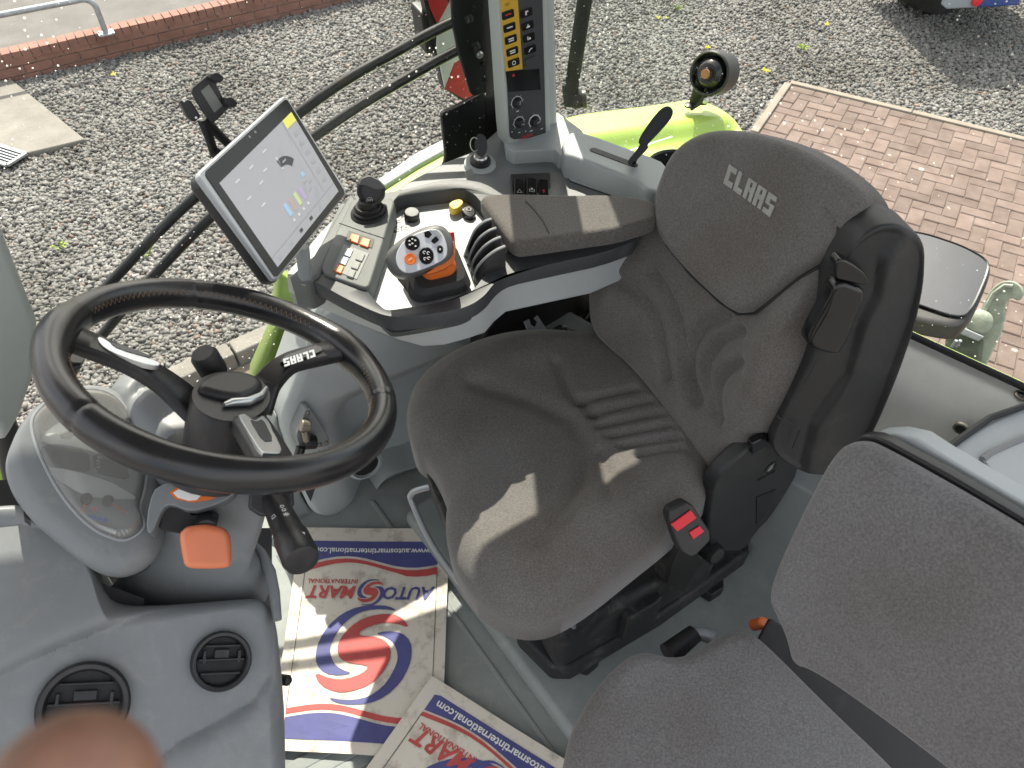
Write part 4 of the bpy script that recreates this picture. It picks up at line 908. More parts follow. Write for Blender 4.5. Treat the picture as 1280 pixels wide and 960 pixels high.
P = onz(953, 779, .46); MB().lathe(Fr(P, nrm(-Rv * .4 + Zv)), [(.010, -.03), (.010, .004), (.007, .007)], 18).build('release_button', 'orange', ps)
# ================================================================ SIDE CONSOLE IN THE REAR RIGHT CORNER
sc_ = empty('side_console', W(-.78, 1.2, .5), 'grey moulded side console with ignition lock and lever slot below the control pillar', 'console')
z0 = .80; kf_ = Fr((0, 0, z0), Zv, (1, 0, 0))
def kpx(pts, z=0): return kf_.px(pts, z)
ko = chaikin(kpx([(462, 268), (498, 232), (548, 204), (590, 188), (622, 160), (640, 140), (692, 138), (735, 168), (828, 200), (838, 214), (832, 240), (808, 268), (760, 282), (560, 282)]), 1, k=.12)
MB().prism(kf_, ko, -.10, 0).build('body', 'dash_grey', sc_, bevel=.014, seg=3)
# raised rim under the pillar and the lever housing
ro = chaikin(kpx([(628, 156), (642, 138), (692, 136), (734, 167), (716, 190), (700, 196), (692, 186), (634, 190)], .03), 1, k=.15)
MB().prism(kf_, ro, -.01, .03).build('pillar_foot', 'panel_grey', sc_, bevel=.012, seg=3)
lo = chaikin(kpx([(702, 178), (714, 163), (735, 166), (826, 199), (836, 210), (834, 226), (822, 240), (806, 236), (796, 226), (720, 196), (706, 192)], .055), 1, k=.15)
MB().prism(kf_, lo, -.02, .055).build('lever_housing', 'panel_grey', sc_, bevel=.016, seg=4)
el = []
p0 = kf_.pt(720, 222, .004); p1 = kf_.pt(778, 242, .004); dd = p1 - p0; nn = np.array([-dd[1], dd[0]]) / np.linalg.norm(dd); L = np.linalg.norm(dd)
def stadium(A, B, r, n=10):
    A = np.array(A); B = np.array(B); t = math.atan2(B[1] - A[1], B[0] - A[0])
    return [B + r * np.array([math.cos(t - math.pi / 2 + math.pi * k / n), math.sin(t - math.pi / 2 + math.pi * k / n)]) for k in range(n + 1)] + [A + r * np.array([math.cos(t + math.pi / 2 + math.pi * k / n), math.sin(t + math.pi / 2 + math.pi * k / n)]) for k in range(n + 1)]
MB().prism(kf_, stadium(p0, p1, .0155), 0, .0025).build('blank_plate_gap', 'bezel_dark', sc_)
MB().prism(kf_, stadium(p0, p1, .0143), 0, .004).build('blank_plate', 'panel_grey', sc_, bevel=.001)
s0_ = kf_.pt(742, 187, .056); s1_ = kf_.pt(793, 206, .056)
MB().prism(kf_, stadium(s0_, s1_, .0075), .05, .0562).build('lever_slot', 'black_rubber', sc_)
P = kf_.pt(707, 187, .031); MB().lathe(kf_.at(P[0], P[1], .030), [(.006, 0), (.006, .002), (.003, .002)], 14).build('screw', 'black_metal', sc_)
# three rocker switches
swf = Fr(kf_.p(*kf_.pt(664, 236, .002), .0), nrm(Zv - .25 * Rv), (1, 0, 0))
sq_ = swf.px([(638, 219), (687, 217), (689, 250), (640, 252)])
MB().prism(swf, sq_, -.006, .004).build('switch_frame', 'black_plastic', sc_, bevel=.0015)
for k, (x, ic) in enumerate(((649, 'tri'), (664, 'bat'), (679, 'bolt'))):
    c = swf.pt(x, 236, .004); fr = swf.at(c[0], c[1], .004 + (.003 if k == 1 else 0))
    sw = MB().box(fr, 0, 0, .002, .020, .044, .006).build('switch', 'black_gloss', sc_, bevel=.001)
    g = fr.at(0, -.011, .0053)
    if ic == 'tri': MB().tube([g.p(0, .005), g.p(-.005, -.004), g.p(.005, -.004)], .0006, 6, closed=True).build('symbol', 'white_print', sw)
    elif ic == 'bat': MB().tube([g.p(*p) for p in rrect(0, -.001, .010, .006, .001)] , .0005, 6, closed=True).build('symbol', 'white_print', sw); MB().box(g, 0, .004, 0, .003, .003, .0006).build('symbol', 'white_print', sw)
    else: MB().sheet(g, [(.001, .006), (-.003, -.001), (0, -.001), (-.001, -.006), (.003, .001), (0, .001)], .0003).build('symbol', 'red_print', sw)
# cup of the rear end and round cap next to the console
P = onz(846, 208, .74); cupf = Fr(P, Zv)
MB().lathe(cupf, [(.050, -.10), (.062, 0), (.066, .004), (.066, .0), (.058, -.09), (.0, -.09)], 32, caps=False).build('cup_holder', 'black_plastic', sc_)
MB().lathe(kf_.at(*kf_.pt(566, 237, .01), .0), [(.019, -.01), (.019, .008), (.012, .012)], 24).build('cap', 'silver_paint', sc_)
MB().lathe(kf_.at(*kf_.pt(602, 229, .01), .0), [(.005, 0), (.005, .002)], 14).build('screw', 'zinc', sc_)
# ignition lock
lkc = kf_.p(*kf_.pt(600, 205, .004), .0); lkf = Fr(lkc, nrm(Zv - .15 * Rv), Fv)
MB().lathe(lkf, [(.034, -.01), (.034, .006), (.028, .010), (.020, .010)], 32).build('lock_collar', 'panel_grey', sc_)
MB().lathe(lkf, [(.022, .005), (.022, .016), (.018, .018), (.0, .018)], 28).build('lock_ring', 'black_plastic', sc_)
MB().lathe(lkf, [(.0145, .014), (.0145, .024), (.012, .027), (.0, .027)], 24).build('lock_barrel', 'steel', sc_)
ky = empty('ignition_key', lkc + lkf.n * .02, 'ignition key with black bow, ring and clear fob in the lock', 'key')
kfv = Fr(lkc + lkf.n * .05, nrm(CAM - lkc), Zv)
MB().box(Fr(lkc, lkf.n, Fv), 0, 0, .032, .007, .0025, .022).build('blade', 'steel', ky)
MB().prism(kfv, [np.array((.020 * math.cos(t) * 1.15 + .002, .013 * math.sin(t))) for t in np.linspace(0, 2 * math.pi, 24, endpoint=False)], -.003, .003).build('bow', 'black_plastic', ky, bevel=.0015)
rc = kfv.at(.004, .013, .004); MB().tube([rc.p(.0135 * math.cos(t), .009 * math.sin(t), .003 * math.sin(t)) for t in np.linspace(0, 2 * math.pi, 24, endpoint=False)], .0011, 8, closed=True).build('ring', 'steel', ky)
fb = Fr(onz(588, 222, .815), nrm(-Rv + .6 * Zv), Fv); MB().prism(fb, rrect(0, 0, .017, .032, .003), -.002, .002).build('fob', 'button_grey', ky, bevel=.0008)
# hand lever in the slot
tl = empty('hand_lever', kf_.p(*kf_.pt(788, 203, .056), .056), 'black paddle shaped hand lever leaning in the side console slot', 'lever')
t0 = WL[tl]; t1 = ond(806, 180, 1.50); t2 = ond(836, 140, 1.47)
tn = nrm(CAM - t1); tfr = Fr(t1, tn, t2 - t1)
tout = chaikin(tfr.px([(782, 204), (790, 206), (812, 184), (808, 182), (822, 168), (838, 150), (842, 140), (838, 133), (830, 133), (820, 142), (804, 164), (797, 178), (801, 181)]), 1)
MB().prism(tfr, tout, -.008, .008).build('paddle', 'black_plastic', tl, bevel=.004, seg=3)
MB().tube([t0 - Zv * .02, t0 + (t1 - t0) * .5], [.006, .005], 10).build('stem', 'black_metal', tl)

# ================================================================ CONTROL PANEL ON THE SIDE PILLAR
pc_ = empty('control_panel', onr(664, 185, 1.27), 'upright control panel with yellow button strip and three round knobs', 'control panel')
pA = onr(652, 0, 1.275); pB = onr(664, 184, 1.275); pv = nrm(pA - pB)
cpf_ = Fr(pB, nrm(-Rv + .25 * (-Fv) * 0 + .05 * Zv - ((-Rv) @ pv) * pv), np.cross(pv, nrm(-Rv)))
def cpx(pts, h=0): return cpf_.px(pts, h)
MB().prism(cpf_, chaikin(cpx([(620, -70), (682, -70), (690, 172), (684, 184), (642, 189), (634, 180)]), 1, k=.1), -.05, 0).build('housing', 'pillar_grey', pc_, bevel=.008, seg=3)
face = MB().prism(cpf_, chaikin(cpx([(624, -70), (676, -70), (682, 168), (680, 171), (642, 174), (637, 171)], .001), 1, k=.04), 0, .003).build('face_plate', 'bezel_dark', pc_, bevel=.001)
MB().prism(cpf_, cpx([(622, -40), (644, -42), (653, 86), (632, 89)], .003), .003, .0042).build('button_strip', 'yellow', pc_)
yy = [18, 34, 49, 64, 78]
for k, y in enumerate(yy):
    for x, side in ((634.5 + (y - 18) * .12, 0), (658 + (y - 18) * .10, 1)):
        c = cpf_.pt(x, y if side == 0 else y - 2, .004); fr = cpf_.at(c[0], c[1], .0042 if side == 0 else .003)
        b = MB().prism(fr, rrect(0, 0, .0262, .0148, .003), 0, .0022).build('button', 'black_gloss' if not (side and k == 4) else 'bezel_dark', pc_, bevel=.0006)
        m = 'red_print' if (k == 0 and side == 0) else 'white_print'; t = fr.at(0, 0, .0023)
        if side == 0 and k < 4:
            MB().box(t, 0, .0005 if k < 2 else .0018, 0, .0125, .0022, .0003).build('symbol', m, b)
            if k > 1: MB().box(t, 0, -.0022, 0, .0115, .0022, .0003).build('symbol', m, b)
        elif side == 0: MB().tube([t.p(*p) for p in disc_pts(0, 0, .0036, 14)], .0009, 5, closed=True).build('symbol', m, b)
        elif k < 4:
            sh = [[(-.002, -.002), (.0, -.002), (.0, .001), (.002, .001), (.002, .0024), (-.002, .0024)], [(-.0024, -.002), (.0024, -.002), (.0024, 0), (0, .0004), (.0008, .002), (-.0004, .002), (-.001, -.0004), (-.0024, -.0006)],
                  [(-.0024, -.002), (-.0012, -.002), (-.0012, .002), (-.0024, .002)], [(-.003, -.002), (-.001, .001), (.002, .002), (.003, .001), (0, .0002), (-.0016, -.002)]][k]
            MB().sheet(t, [(x * 1.7, y * 1.7) for x, y in sh], .0003).build('symbol', m, b)
            if k == 2: MB().sheet(t, [(-.001, -.0034), (.004, -.0034), (.003, .0007), (-.001, .0007)], .0003).build('symbol', m, b)
g = cpf_.at(*cpf_.pt(634, 6, .004), .0044); MB().tube([g.p(-.004, -.002), g.p(-.004, .003), g.p(.004, .003), g.p(.004, -.002)], .0004, 5).build('symbol', 'bezel_dark', pc_); MB().tube([g.p(*p) for p in disc_pts(0, -.0002, .0015, 12)], .0004, 5, closed=True).build('symbol', 'bezel_dark', pc_)
MB().prism(cpf_, cpx([(632, 89), (674, 86), (676, 112), (635, 115)], .0034), .003, .0036).build('dark_window', 'black_gloss', pc_)
g = cpf_.at(*cpf_.pt(642, 94, .004), .0038); MB().sheet(g, [(-.0035, -.0025), (.0035, -.0025), (.0015, .0015), (0, .004), (-.0015, .0015)], .0002).build('warning_symbol', 'red', pc_)
for px, py, r in ((646, 128, .0105), (648.5, 153, .0100), (668, 151.5, .0112)):
    c = cpf_.pt(px, py, .003); fr = cpf_.at(c[0], c[1], .003)
    MB().tube([fr.p((r + .0022) * math.cos(t), (r + .0022) * math.sin(t), .0004) for t in np.linspace(-.7 + math.pi * 0, math.pi + .7, 30)], .0007 if px < 660 else .0013, 5).build('scale_ring', 'white_print', pc_)
    kb_ = MB().lathe(fr, [(r, 0), (r, .004), (r * .8, .007), (r * .8, .011), (r * .6, .012), (0, .012)], 26).build('knob', 'black_plastic', pc_)
    a = {646: 1.1, 648.5: -.2, 668: .35}[px]
    MB().box(rot2(fr, a), r * .35, 0, .012, r * .8, .003, .0016).build('pointer', 'button_grey', kb_, bevel=.0004)
    for q in range(7):
        t_ = -.7 + (math.pi + 1.4) * q / 6; MB().box(rot2(fr, t_), r + .0052, 0, .0003, .0016, .0006, .0004).build('tick', 'white_print', pc_)
for (px, py, w_) in ((647, 139, .006), (640, 165, .003), (649, 165.5, .005), (657, 164, .003), (664, 163.5, .007), (677, 161, .006)):
    g = cpf_.at(*cpf_.pt(px, py, .003), .0032); MB().box(g, 0, 0, 0, w_, .0016, .0003).build('symbol', 'white_print', pc_)
text_obj('brand_name', 'CLAAS', Fr(cpf_.p(*cpf_.pt(659, 170, .003), .0032), cpf_.n, cpf_.u), .0085, 'red_print', pc_, .0002, bold=.0003)

# ================================================================ ARMREST CONSOLE
ac = empty('armrest_console', W(-.5, .95, .62), 'armrest console with padded rest, curved fins and dark rimmed control tray', 'console')
az = .86; af_ = Fr((0, 0, az), Zv, (1, 0, 0))
def apx(pts, h=0): return af_.px(pts, h)
outer = apx([(381, 346), (405, 359), (432, 374), (462, 388), (480, 395), (496, 397), (525, 395), (554, 391), (578, 386), (594, 379), (607, 369), (617, 356), (627, 347), (641, 341), (672, 334), (705, 327), (752, 317), (800, 300), (800, 258), (740, 250), (640, 250), (606, 228), (574, 223), (545, 226), (500, 238), (440, 244), (426, 252), (405, 296)])
inner = apx([(456, 357), (462, 366), (470, 376), (480, 385), (487, 387), (520, 382), (552, 376), (572, 372), (586, 366), (596, 356), (603, 346), (612, 334), (620, 326), (630, 318), (634, 314), (632, 308), (628, 298), (622, 286), (615, 274), (608, 262), (596, 247), (588, 240), (580, 236), (565, 236), (510, 243), (497, 246), (492, 252), (478, 300)])
O = resample(chaikin(outer, 1, k=.2), 200); I = resample(chaikin(inner, 1, k=.2), 200)
# line both rings up on the same starting angle
c_ = I.mean(0)
def start(R, c): a = np.argmin(np.abs(np.arctan2(R[:, 1] - c[1], R[:, 0] - c[0]) + 2.2)); return np.roll(R, -a, 0)
O = start(O, c_); I = start(I, c_)
def ring3(R, h): return [af_.p(*p, h) for p in R]
fl = -.055
MB().loft([ring3(O, -.028), ring3(O, -.003), ring3(c_ + (O - c_) * .992, 0), ring3(c_ + (I - c_) * 1.012, 0), ring3(I, -.003), ring3(c_ + (I - c_) * .97, fl)], caps=False).build('bezel', 'bezel_dark', ac, angle=60)
MB().prism(af_, [p for p in (c_ + (I - c_) * .985)], fl - .01, fl).build('tray_floor', 'tray_grey', ac)
fo_ = apx([(358, 342), (381, 346), (432, 374), (480, 395), (496, 397), (554, 391), (594, 379), (607, 369), (627, 347), (641, 341), (672, 334), (752, 317), (800, 300), (800, 262), (640, 252), (545, 232), (440, 250), (400, 290)], -.028)
fu_ = apx([(360, 364), (384, 378), (436, 400), (500, 425), (529, 433), (556, 431), (585, 423), (606, 416), (618, 402), (632, 390), (664, 383), (738, 367), (800, 340), (800, 275), (640, 260), (545, 240), (440, 262), (400, 305)], -.115)
MB().loft([[af_.p(*p, -.029) for p in fo_], [af_.p(*(p * .97 + q * .03), -.032) for p, q in zip(fo_, fu_)], [af_.p(*(p * .1 + q * .9), -.108) for p, q in zip(fo_, fu_)], [af_.p(*q, -.116) for q in fu_]]).build('fascia', 'light_grey', ac, bevel=.004)
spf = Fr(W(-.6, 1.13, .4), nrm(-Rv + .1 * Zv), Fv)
MB().prism(spf, spf.px([(598, 470), (602, 424), (620, 396), (640, 376), (760, 348), (800, 440), (770, 500)]), -.06, 0).build('gap_shade_box', 'black_rubber', ac, bevel=.01)  # dark box added to imitate the shade in the gap below the fascia
# armrest pad in dark cloth
prf = Fr((0, 0, .905), nrm(Zv), (1, 0, 0))
pout = chaikin(prf.px([(600, 254), (606, 249), (650, 248), (770, 249), (815, 256), (822, 268), (818, 280), (770, 294), (720, 301), (664, 309), (646, 311), (638, 306), (614, 274)], -.012), 1, k=.14)
pad_ = MB().pad(pout, prf, .012, .020, Feat(), N=140, nr=20).build('arm_pad', 'arm_cloth', ac)
MB().tube([prf.p(*p, .0006) for i, p in enumerate(prf.px([(657, 252), (668, 263), (679, 277), (686, 291)]))], .0011, 6).build('seam', 'black_rubber', pad_)
# four curved fin levers
for k in range(4):
    s_ = k / 3
    A = np.array((614 + 17 * s_, 273 + 34 * s_)); M1 = np.array((604 + 14 * s_, 277 + 36 * s_)); M = np.array((593 + 12 * s_, 287 + 36 * s_)); N_ = np.array((585 + 9 * s_, 305 + 32 * s_)); B = np.array((579 + 13 * s_, 321 + 30 * s_))
    zs = (.902, .900, .888, .862, .826); path = catmull([onz(p[0], p[1], z) for p, z in zip((A, M1, M, N_, B), zs)], 5)
    wdir = nrm(Rv * .9 - Fv * .2); t_ = .0045
    rings = [[p + wdir * t_ - Zv * .004, p + wdir * t_ * .5, p - wdir * t_ * .5, p - wdir * t_ - Zv * .004, p - wdir * t_ - Zv * .06, p + wdir * t_ - Zv * .06] for p in path]
    f_ = MB().loft(rings).build('fin', 'black_plastic', ac, angle=50)
    MB().tube([p + Zv * .0008 - wdir * t_ * .6 for p in path], .0021, 6).build('edge_trim', 'silver_paint', f_)
for px, py, z, m in ((600, 306, .858, 'orange'), (606, 318, .858, 'blue_bit')):
    P = onz(px, py, z); MB().tube([P - Zv * .02, P, P + nrm(CAM - P) * .004], [.0055, .0055, .003], 12).build('valve_tab', m, ac)
P = onz(564, 292, .85); MB().tube([P - Zv * .03, P, P + Zv * .004], [.006, .006, .003], 10).build('valve_tab', 'red', ac)
# left switch block
kp = Fr(onz(435, 305, .868), nrm(Zv + .05 * Fv), (1, 0, 0))
ko_ = chaikin(kp.px([(398, 340), (420, 290), (438, 252), (446, 247), (488, 247), (493, 252), (478, 305), (462, 356), (456, 360)]), 1, k=.12)
MB().prism(kp, ko_, -.04, 0).build('switch_block', 'keypad_grey', ac, bevel=.004, seg=3)
MB().tube([kp.p(*p, .0002) for p in kp.px([(424, 279), (455, 290), (480, 298)])], .0008, 5).build('joint_line', 'black_rubber', ac)
def key(px4, m, h=.004, nm='key'): return MB().prism(kp, kp.px(px4, h), -.001, h).build(nm, m, ac, bevel=.0014)
MB().prism(kp, kp.px([(436, 288), (468, 299), (465, 310), (431, 300)], .001), -.001, .0012).build('key_frame', 'tray_grey', ac)
key([(439, 291), (450, 294), (447, 304), (436, 300)], 'orange'); key([(453, 296), (463, 299), (460, 309), (449, 305)], 'orange')
MB().prism(kp, kp.px([(430, 305), (461, 317), (446, 349), (416, 337)], .001), -.001, .0012).build('key_frame', 'button_grey', ac)
for r_ in range(3):
    for c__ in range(2):
        bx = 433 - 5.6 * r_ + 15 * c__; by = 309 + 10.2 * r_ + 5.6 * c__
        key([(bx, by), (bx + 8.5, by + 3), (bx + 4.2, by + 12), (bx - 4.3, by + 9)], 'orange' if (r_ == 2 and c__ == 0) else ('button_grey' if c__ or r_ == 2 else 'silver_paint'))
# tray details: round dial, rocker keys, yellow tab and dark socket
def trayfr(px, py, z): return Fr(onz(px, py, z), nrm(Zv - .2 * Rv), (1, 0, 0))
f = trayfr(515, 276, .825); MB().lathe(f, [(.026, -.015), (.026, 0), (.020, .004), (.0, .004)], 28).build('dial_base', 'bezel_dark', ac); d_ = MB().lathe(f, [(.0145, 0), (.0145, .020), (.0125, .023), (.0, .023)], 26).build('dial', 'black_plastic', ac); MB().lathe(f, [(.0115, .022), (.0115, .024), (.0, .0245)], 24).build('dial_cap', 'button_grey', d_)
for px, py in ((499, 280), (497, 291), (508, 289)):
    f = trayfr(px, py, .825); b_ = MB().lathe(f, [(.0125, -.01), (.0125, .004), (.009, .007), (0, .007)], 18).build('button', 'black_plastic', ac); MB().tube([f.p(*p, .0073) for p in disc_pts(0, 0, .0035, 10)], .0007, 5, closed=True).build('symbol', 'white_print', b_)
f = trayfr(575, 258, .845); MB().prism(f, chaikin(f.px([(560, 258), (566, 253), (576, 251), (580, 256), (573, 263), (566, 265)]), 1), -.012, .006).build('tab_switch', 'key_yellow', ac, bevel=.002)
f = trayfr(586, 264, .84); MB().prism(f, chaikin(f.px([(577, 262), (588, 257), (596, 266), (590, 275), (580, 270)]), 1), -.012, .004).build('toggle', 'black_gloss', ac, bevel=.002); MB().tube([f.p(*p, .005) for p in disc_pts(0, 0, .004, 10)], .0007, 5, closed=True).build('symbol', 'white_print', ac)
f = trayfr(550, 262, .808); MB().lathe(f, [(.050, -.002), (.048, .003), (.046, .001), (.040, -.004), (0, -.006)], 30).build('tray_pocket', 'bezel_dark', ac)
for k, (px, w_) in enumerate(((521, .012), (546, .026), (566, .012))):
    f = Fr(onz(px, 374 - .12 * (px - 521), az + fl + .002), Zv, onz(570, 367, az) - onz(520, 375, az)); MB().box(f, 0, 0, 0, w_, .0045, .0006).build('print_mark', 'orange', ac)

# ================================================================ MULTIFUNCTION JOYSTICK
jb = onz(543, 360, az + fl + .002)
js = empty('joystick', jb, 'large grey joystick with silver button face and orange collar over black bellows', 'joystick')
jt = ond(548, 326, 1.245); jd = nrm(jt - jb); jl = np.linalg.norm(jt - jb)
rings = []
for k in range(9):
    t = k / 8; w_ = .052 * (1 - t) + .030 * t + (.0060 if k % 2 == 0 else -.0045); c = jb + (jt - jb) * (t * .80)
    fr = Fr(c, nrm(Zv * (1 - t) + jd * t), nrm(onz(590, 350, az) - onz(500, 372, az))); rings.append([fr.p(x * 1.15, y * .92) for x, y in rrect(0, 0, 2 * w_, 2 * w_, w_ * .45, 5)])
MB().loft(rings).build('bellows', 'black_rubber', js, angle=70)
cfj = Fr(jb + (jt - jb) * .76, jd, onz(590, 350, az) - onz(500, 372, az))
MB().loft([[cfj.p(x * 1.2, y, h) for x, y in rrect(0, 0, 2 * w_, 1.7 * w_, w_ * .6, 6)] for w_, h in ((.023, 0), (.025, .008), (.022, .016), (.018, .024), (.018, .04))]).build('collar', 'orange', js, angle=60)
gf = Fr(ond(527, 314, 1.205), nrm(nrm(CAM - ond(527, 314, 1.205)) + .25 * Zv), (1, 0, 0))
go = chaikin(gf.px([(482, 332), (480, 318), (496, 301), (520, 287), (541, 280), (556, 282), (566, 296), (568, 316), (560, 326), (545, 333), (515, 345), (496, 347)], -.008), 2)
grip = MB().pad(go, gf, .014, .030, Feat(), N=120, nr=20).build('grip', 'grip_grey', js)
MB().prism(gf, chaikin(gf.px([(554, 322), (566, 298), (570, 312), (567, 328), (556, 336), (540, 342), (530, 343), (545, 334)], -.02), 1), -.034, -.016).build('rear_trim', 'orange', js, bevel=.006, seg=3)
fp = chaikin(gf.px([(496, 334), (494, 318), (504, 301), (523, 290), (546, 285), (555, 294), (560, 312), (557, 324), (531, 336), (508, 343)], .001), 2)
pl_ = MB().prism(gf, fp, -.002, .002).build('button_plate', 'face_silver', js, bevel=.0012)
def jbtn(px, py, r, m, ry=None, sym=0):
    c = gf.pt(px, py, .002); fr = gf.at(c[0], c[1], .002)
    b = MB().loft([[fr.p(*p, h) for p in disc_pts(0, 0, r * s__, 24, (ry or r) * s__)] for s__, h in ((1, 0), (1, .002), (.9, .0034), (.5, .0028))]).build('button', m, pl_)
    return fr
fr = jbtn(515.5, 304, .0118, 'black_gloss')
for k in range(6): MB().box(fr, (-.0045, .0045, 0, 0, -.004, .005)[k], (.003, .004, .006, -.001, -.003, -.005)[k], .0036, .0028, .0022, .0003).build('symbol', 'white_print', pl_)
fr = jbtn(533, 320, .0115, 'black_gloss', .0135)
for k in range(4): MB().tube([fr.p((-.003, .003, -.002, .004)[k] + .002 * math.cos(t), (.005, .004, -.005, -.004)[k] + .002 * math.sin(t), .0036) for t in np.linspace(.3, 5, 10)], .0005, 5).build('symbol', 'white_print', pl_)
fr = jbtn(513, 324, .0092, 'orange'); MB().box(rot2(fr, .6), 0, 0, .0036, .006, .001, .0003).build('symbol', 'white_print', pl_)
fr = jbtn(550, 312, .005, 'black_gloss', .0065); MB().box(fr, 0, 0, .0035, .002, .003, .0003).build('symbol', 'white_print', pl_)
for q4 in ([(530, 290), (536, 288), (540, 293), (536, 298), (531, 296)], [(540, 299), (545, 295), (549, 300), (543, 305), (539, 302)], [(537, 287), (546, 287), (552, 294), (549, 298), (544, 293)]):
    MB().prism(gf, gf.px(q4, .003), .001, .0034).build('button', 'black_gloss' if q4[0][0] < 537 or q4[0][1] == 299 else 'silver_paint', pl_, bevel=.0006)
# small two-way joystick
sb = onz(462, 268, .868)
sj = empty('small_joystick', sb, 'small black joystick with F3 and F4 buttons beside the monitor', 'joystick')
sfr_ = Fr(sb, nrm(Zv), (1, 0, 0))
MB().lathe(sfr_, [(.034, -.002), (.034, .004), (.031, .007), (.029, .006), (.029, .012), (.026, .014), (.024, .012), (.023, .020), (.020, .021), (.018, .020), (.016, .030), (.012, .031)], 30).build('bellows', 'black_rubber', sj)
st0 = sb + Zv * .02; st1 = ond(464, 243, 1.385); 
MB().tube([st0, st1], [.013, .014], 14).build('stem', 'black_plastic', sj)
hfj = Fr(ond(464, 238, 1.365), nrm(nrm(CAM - st1) - .15 * Zv), (1, 0, 0))
MB().pad(chaikin(hfj.px([(446, 243), (446, 230), (452, 223), (462, 220), (474, 226), (482, 234), (481, 247), (474, 256), (466, 262), (459, 258), (450, 250)], -.01), 1, k=.14), hfj, .011, .026, Feat(), N=90, nr=16).build('head', 'black_plastic', sj)
MB().prism(hfj, chaikin(hfj.px([(448, 231), (452, 223), (462, 219.5), (475, 226), (481, 235), (470, 237), (456, 231)], .001), 1, k=.15), -.008, .0035).build('rocker', 'grip_grey', sj, bevel=.0015)
for k, t_ in enumerate(('F3', 'F4')):
    c = hfj.pt(462 + 1.2 * k, 250.5 + 9 * k, .001); fr = hfj.at(c[0], c[1], -.0005 - .012 * k); b_ = MB().lathe(fr, [(.0052, -.004), (.0052, .0016), (.0044, .002), (0, .002)], 20).build('button', 'black_gloss', sj)
    MB().tube([fr.p(*p, .0022) for p in disc_pts(0, 0, .0050, 20)], .0004, 5, closed=True).build('button_ring', 'white_print', b_); text_obj('symbol', t_, fr.at(0, 0, .0023), .0052, 'white_print', b_, .0001)

# ================================================================ MONITOR
def para(c, d0):
    R = [sight(*p) for p in c]; s = np.linalg.solve(np.array([R[1], -R[2], R[3]]).T, R[0] * d0); d = [d0, s[0], s[1], s[2]]
    return [CAM + d[i] * R[i] for i in range(4)]
Q = para([(245, 218), (358, 117), (436, 240), (345, 355)], 1.05)
mc = sum(Q) / 4; mu = Q[1] - Q[0]; mv = Q[0] - Q[3]; mn_ = nrm(np.cross(mu, mv)); 
if mn_ @ (CAM - mc) < 0: mn_ = -mn_
mon = empty('monitor', mc - Zv * .12, 'flat touchscreen monitor with bright display tilted over the console', 'monitor')
mF = Fr(mc, mn_, mu)
def mpx(pts, h=0): return mF.px(pts, h)
q4 = mpx([(246, 218), (357, 118), (435, 240), (345, 353)])
MB().prism(mF, chaikin(q4, 2, k=.025), -.011, 0).build('housing', 'silver_paint', mon, bevel=.003, seg=3)
MB().prism(mF, chaikin(mpx([(245, 222), (354, 122), (432, 244), (343, 357)], -.012), 2, k=.04), -.036, -.0115).build('back_cover', 'black_plastic', mon, bevel=.006)
gl = MB().prism(mF, chaikin(mpx([(255, 216), (358, 123), (432, 241), (345, 348)], .001), 2, k=.02), 0, .0012).build('glass_front', 'black_gloss', mon)
m, t, b, L = nodes('screen'); b.inputs['Base Color'].default_value = (.27, .275, .30, 1); b.inputs['Roughness'].default_value = .09; b.inputs['Emission Color'].default_value = (.80, .82, .92, 1); b.inputs['Emission Strength'].default_value = .075
sc = MB().prism(mF, mpx([(274, 229), (364, 140), (423, 239), (347, 334)], .0012), .0012, .0016).build('screen', 'screen', mon)
def up_(u, v):   # u along the top edge, v downwards, 0..1
    A, B, C_, D_ = [np.array(p) for p in mpx([(274, 229), (364, 140), (423, 239), (347, 334)], .0016)]
    return (A * (1 - u) + B * u) * (1 - v) + (D_ * (1 - u) + C_ * u) * v
def ui(u0, v0, u1, v1, m, nm='screen_item'): MB().sheet(mF, [up_(u0, v0), up_(u1, v0), up_(u1, v1), up_(u0, v1)], .0019).build(nm, m, sc, smooth=False)
def emat(n, c, e=.5): mm = mat(n, c, .25, emit=e); return n
emat('ui_yellow', (.55, .55, .10), .25); emat('ui_grey', (.30, .31, .34), .12); emat('ui_blue', (.25, .40, .58), .2); emat('ui_green', (.40, .48, .22), .2); emat('ui_brown', (.36, .28, .26), .2); emat('ui_purple', (.33, .27, .45), .2); emat('ui_dark', (.06, .06, .07), .0); emat('ui_pale', (.45, .46, .50), .2)
ui(.86, .0, 1, .10, 'ui_yellow'); ui(.845, .0, .852, .86, 'ui_grey'); ui(0, .885, 1, .892, 'ui_grey')
for k, m_ in enumerate(('ui_blue', 'ui_brown', 'ui_green', 'ui_purple')): ui(.38 + .075 * k, .62, .42 + .075 * k, .76, m_); ui(.385 + .075 * k, .80, .41 + .075 * k, .83, 'ui_pale')
for k in range(6): ui(.90, .18 + .115 * k, .955, .22 + .115 * k, 'ui_grey')
for k in range(5): ui(.06 + .16 * k, .93, .10 + .16 * k, .965, 'ui_dark' if k in (2, 3) else 'ui_grey')
for (u, v) in ((.12, .10), (.3, .1), (.5, .08), (.12, .3), (.3, .28), (.4, .22), (.2, .45), (.62, .3), (.7, .62), (.75, .66), (.70, .72)): ui(u, v, u + .05, v + .018, 'ui_pale' if v < .5 else 'ui_grey')
ui(.72, .53, .76, .58, 'ui_blue'); ui(.58, .22, .60, .36, 'ui_pale')
arc = []
for s_, rr in ((1, .19), (-1, .11)):
    for k in range(9): th = math.radians(25 + (75 * k / 8 if s_ == 1 else 75 * (1 - k / 8))); arc.append(up_(.60 + rr * .85 * math.cos(th), .46 - rr * 1.1 * math.sin(th)))
MB().sheet(mF, arc, .0019).build('screen_item', 'ui_dark', sc, smooth=False)
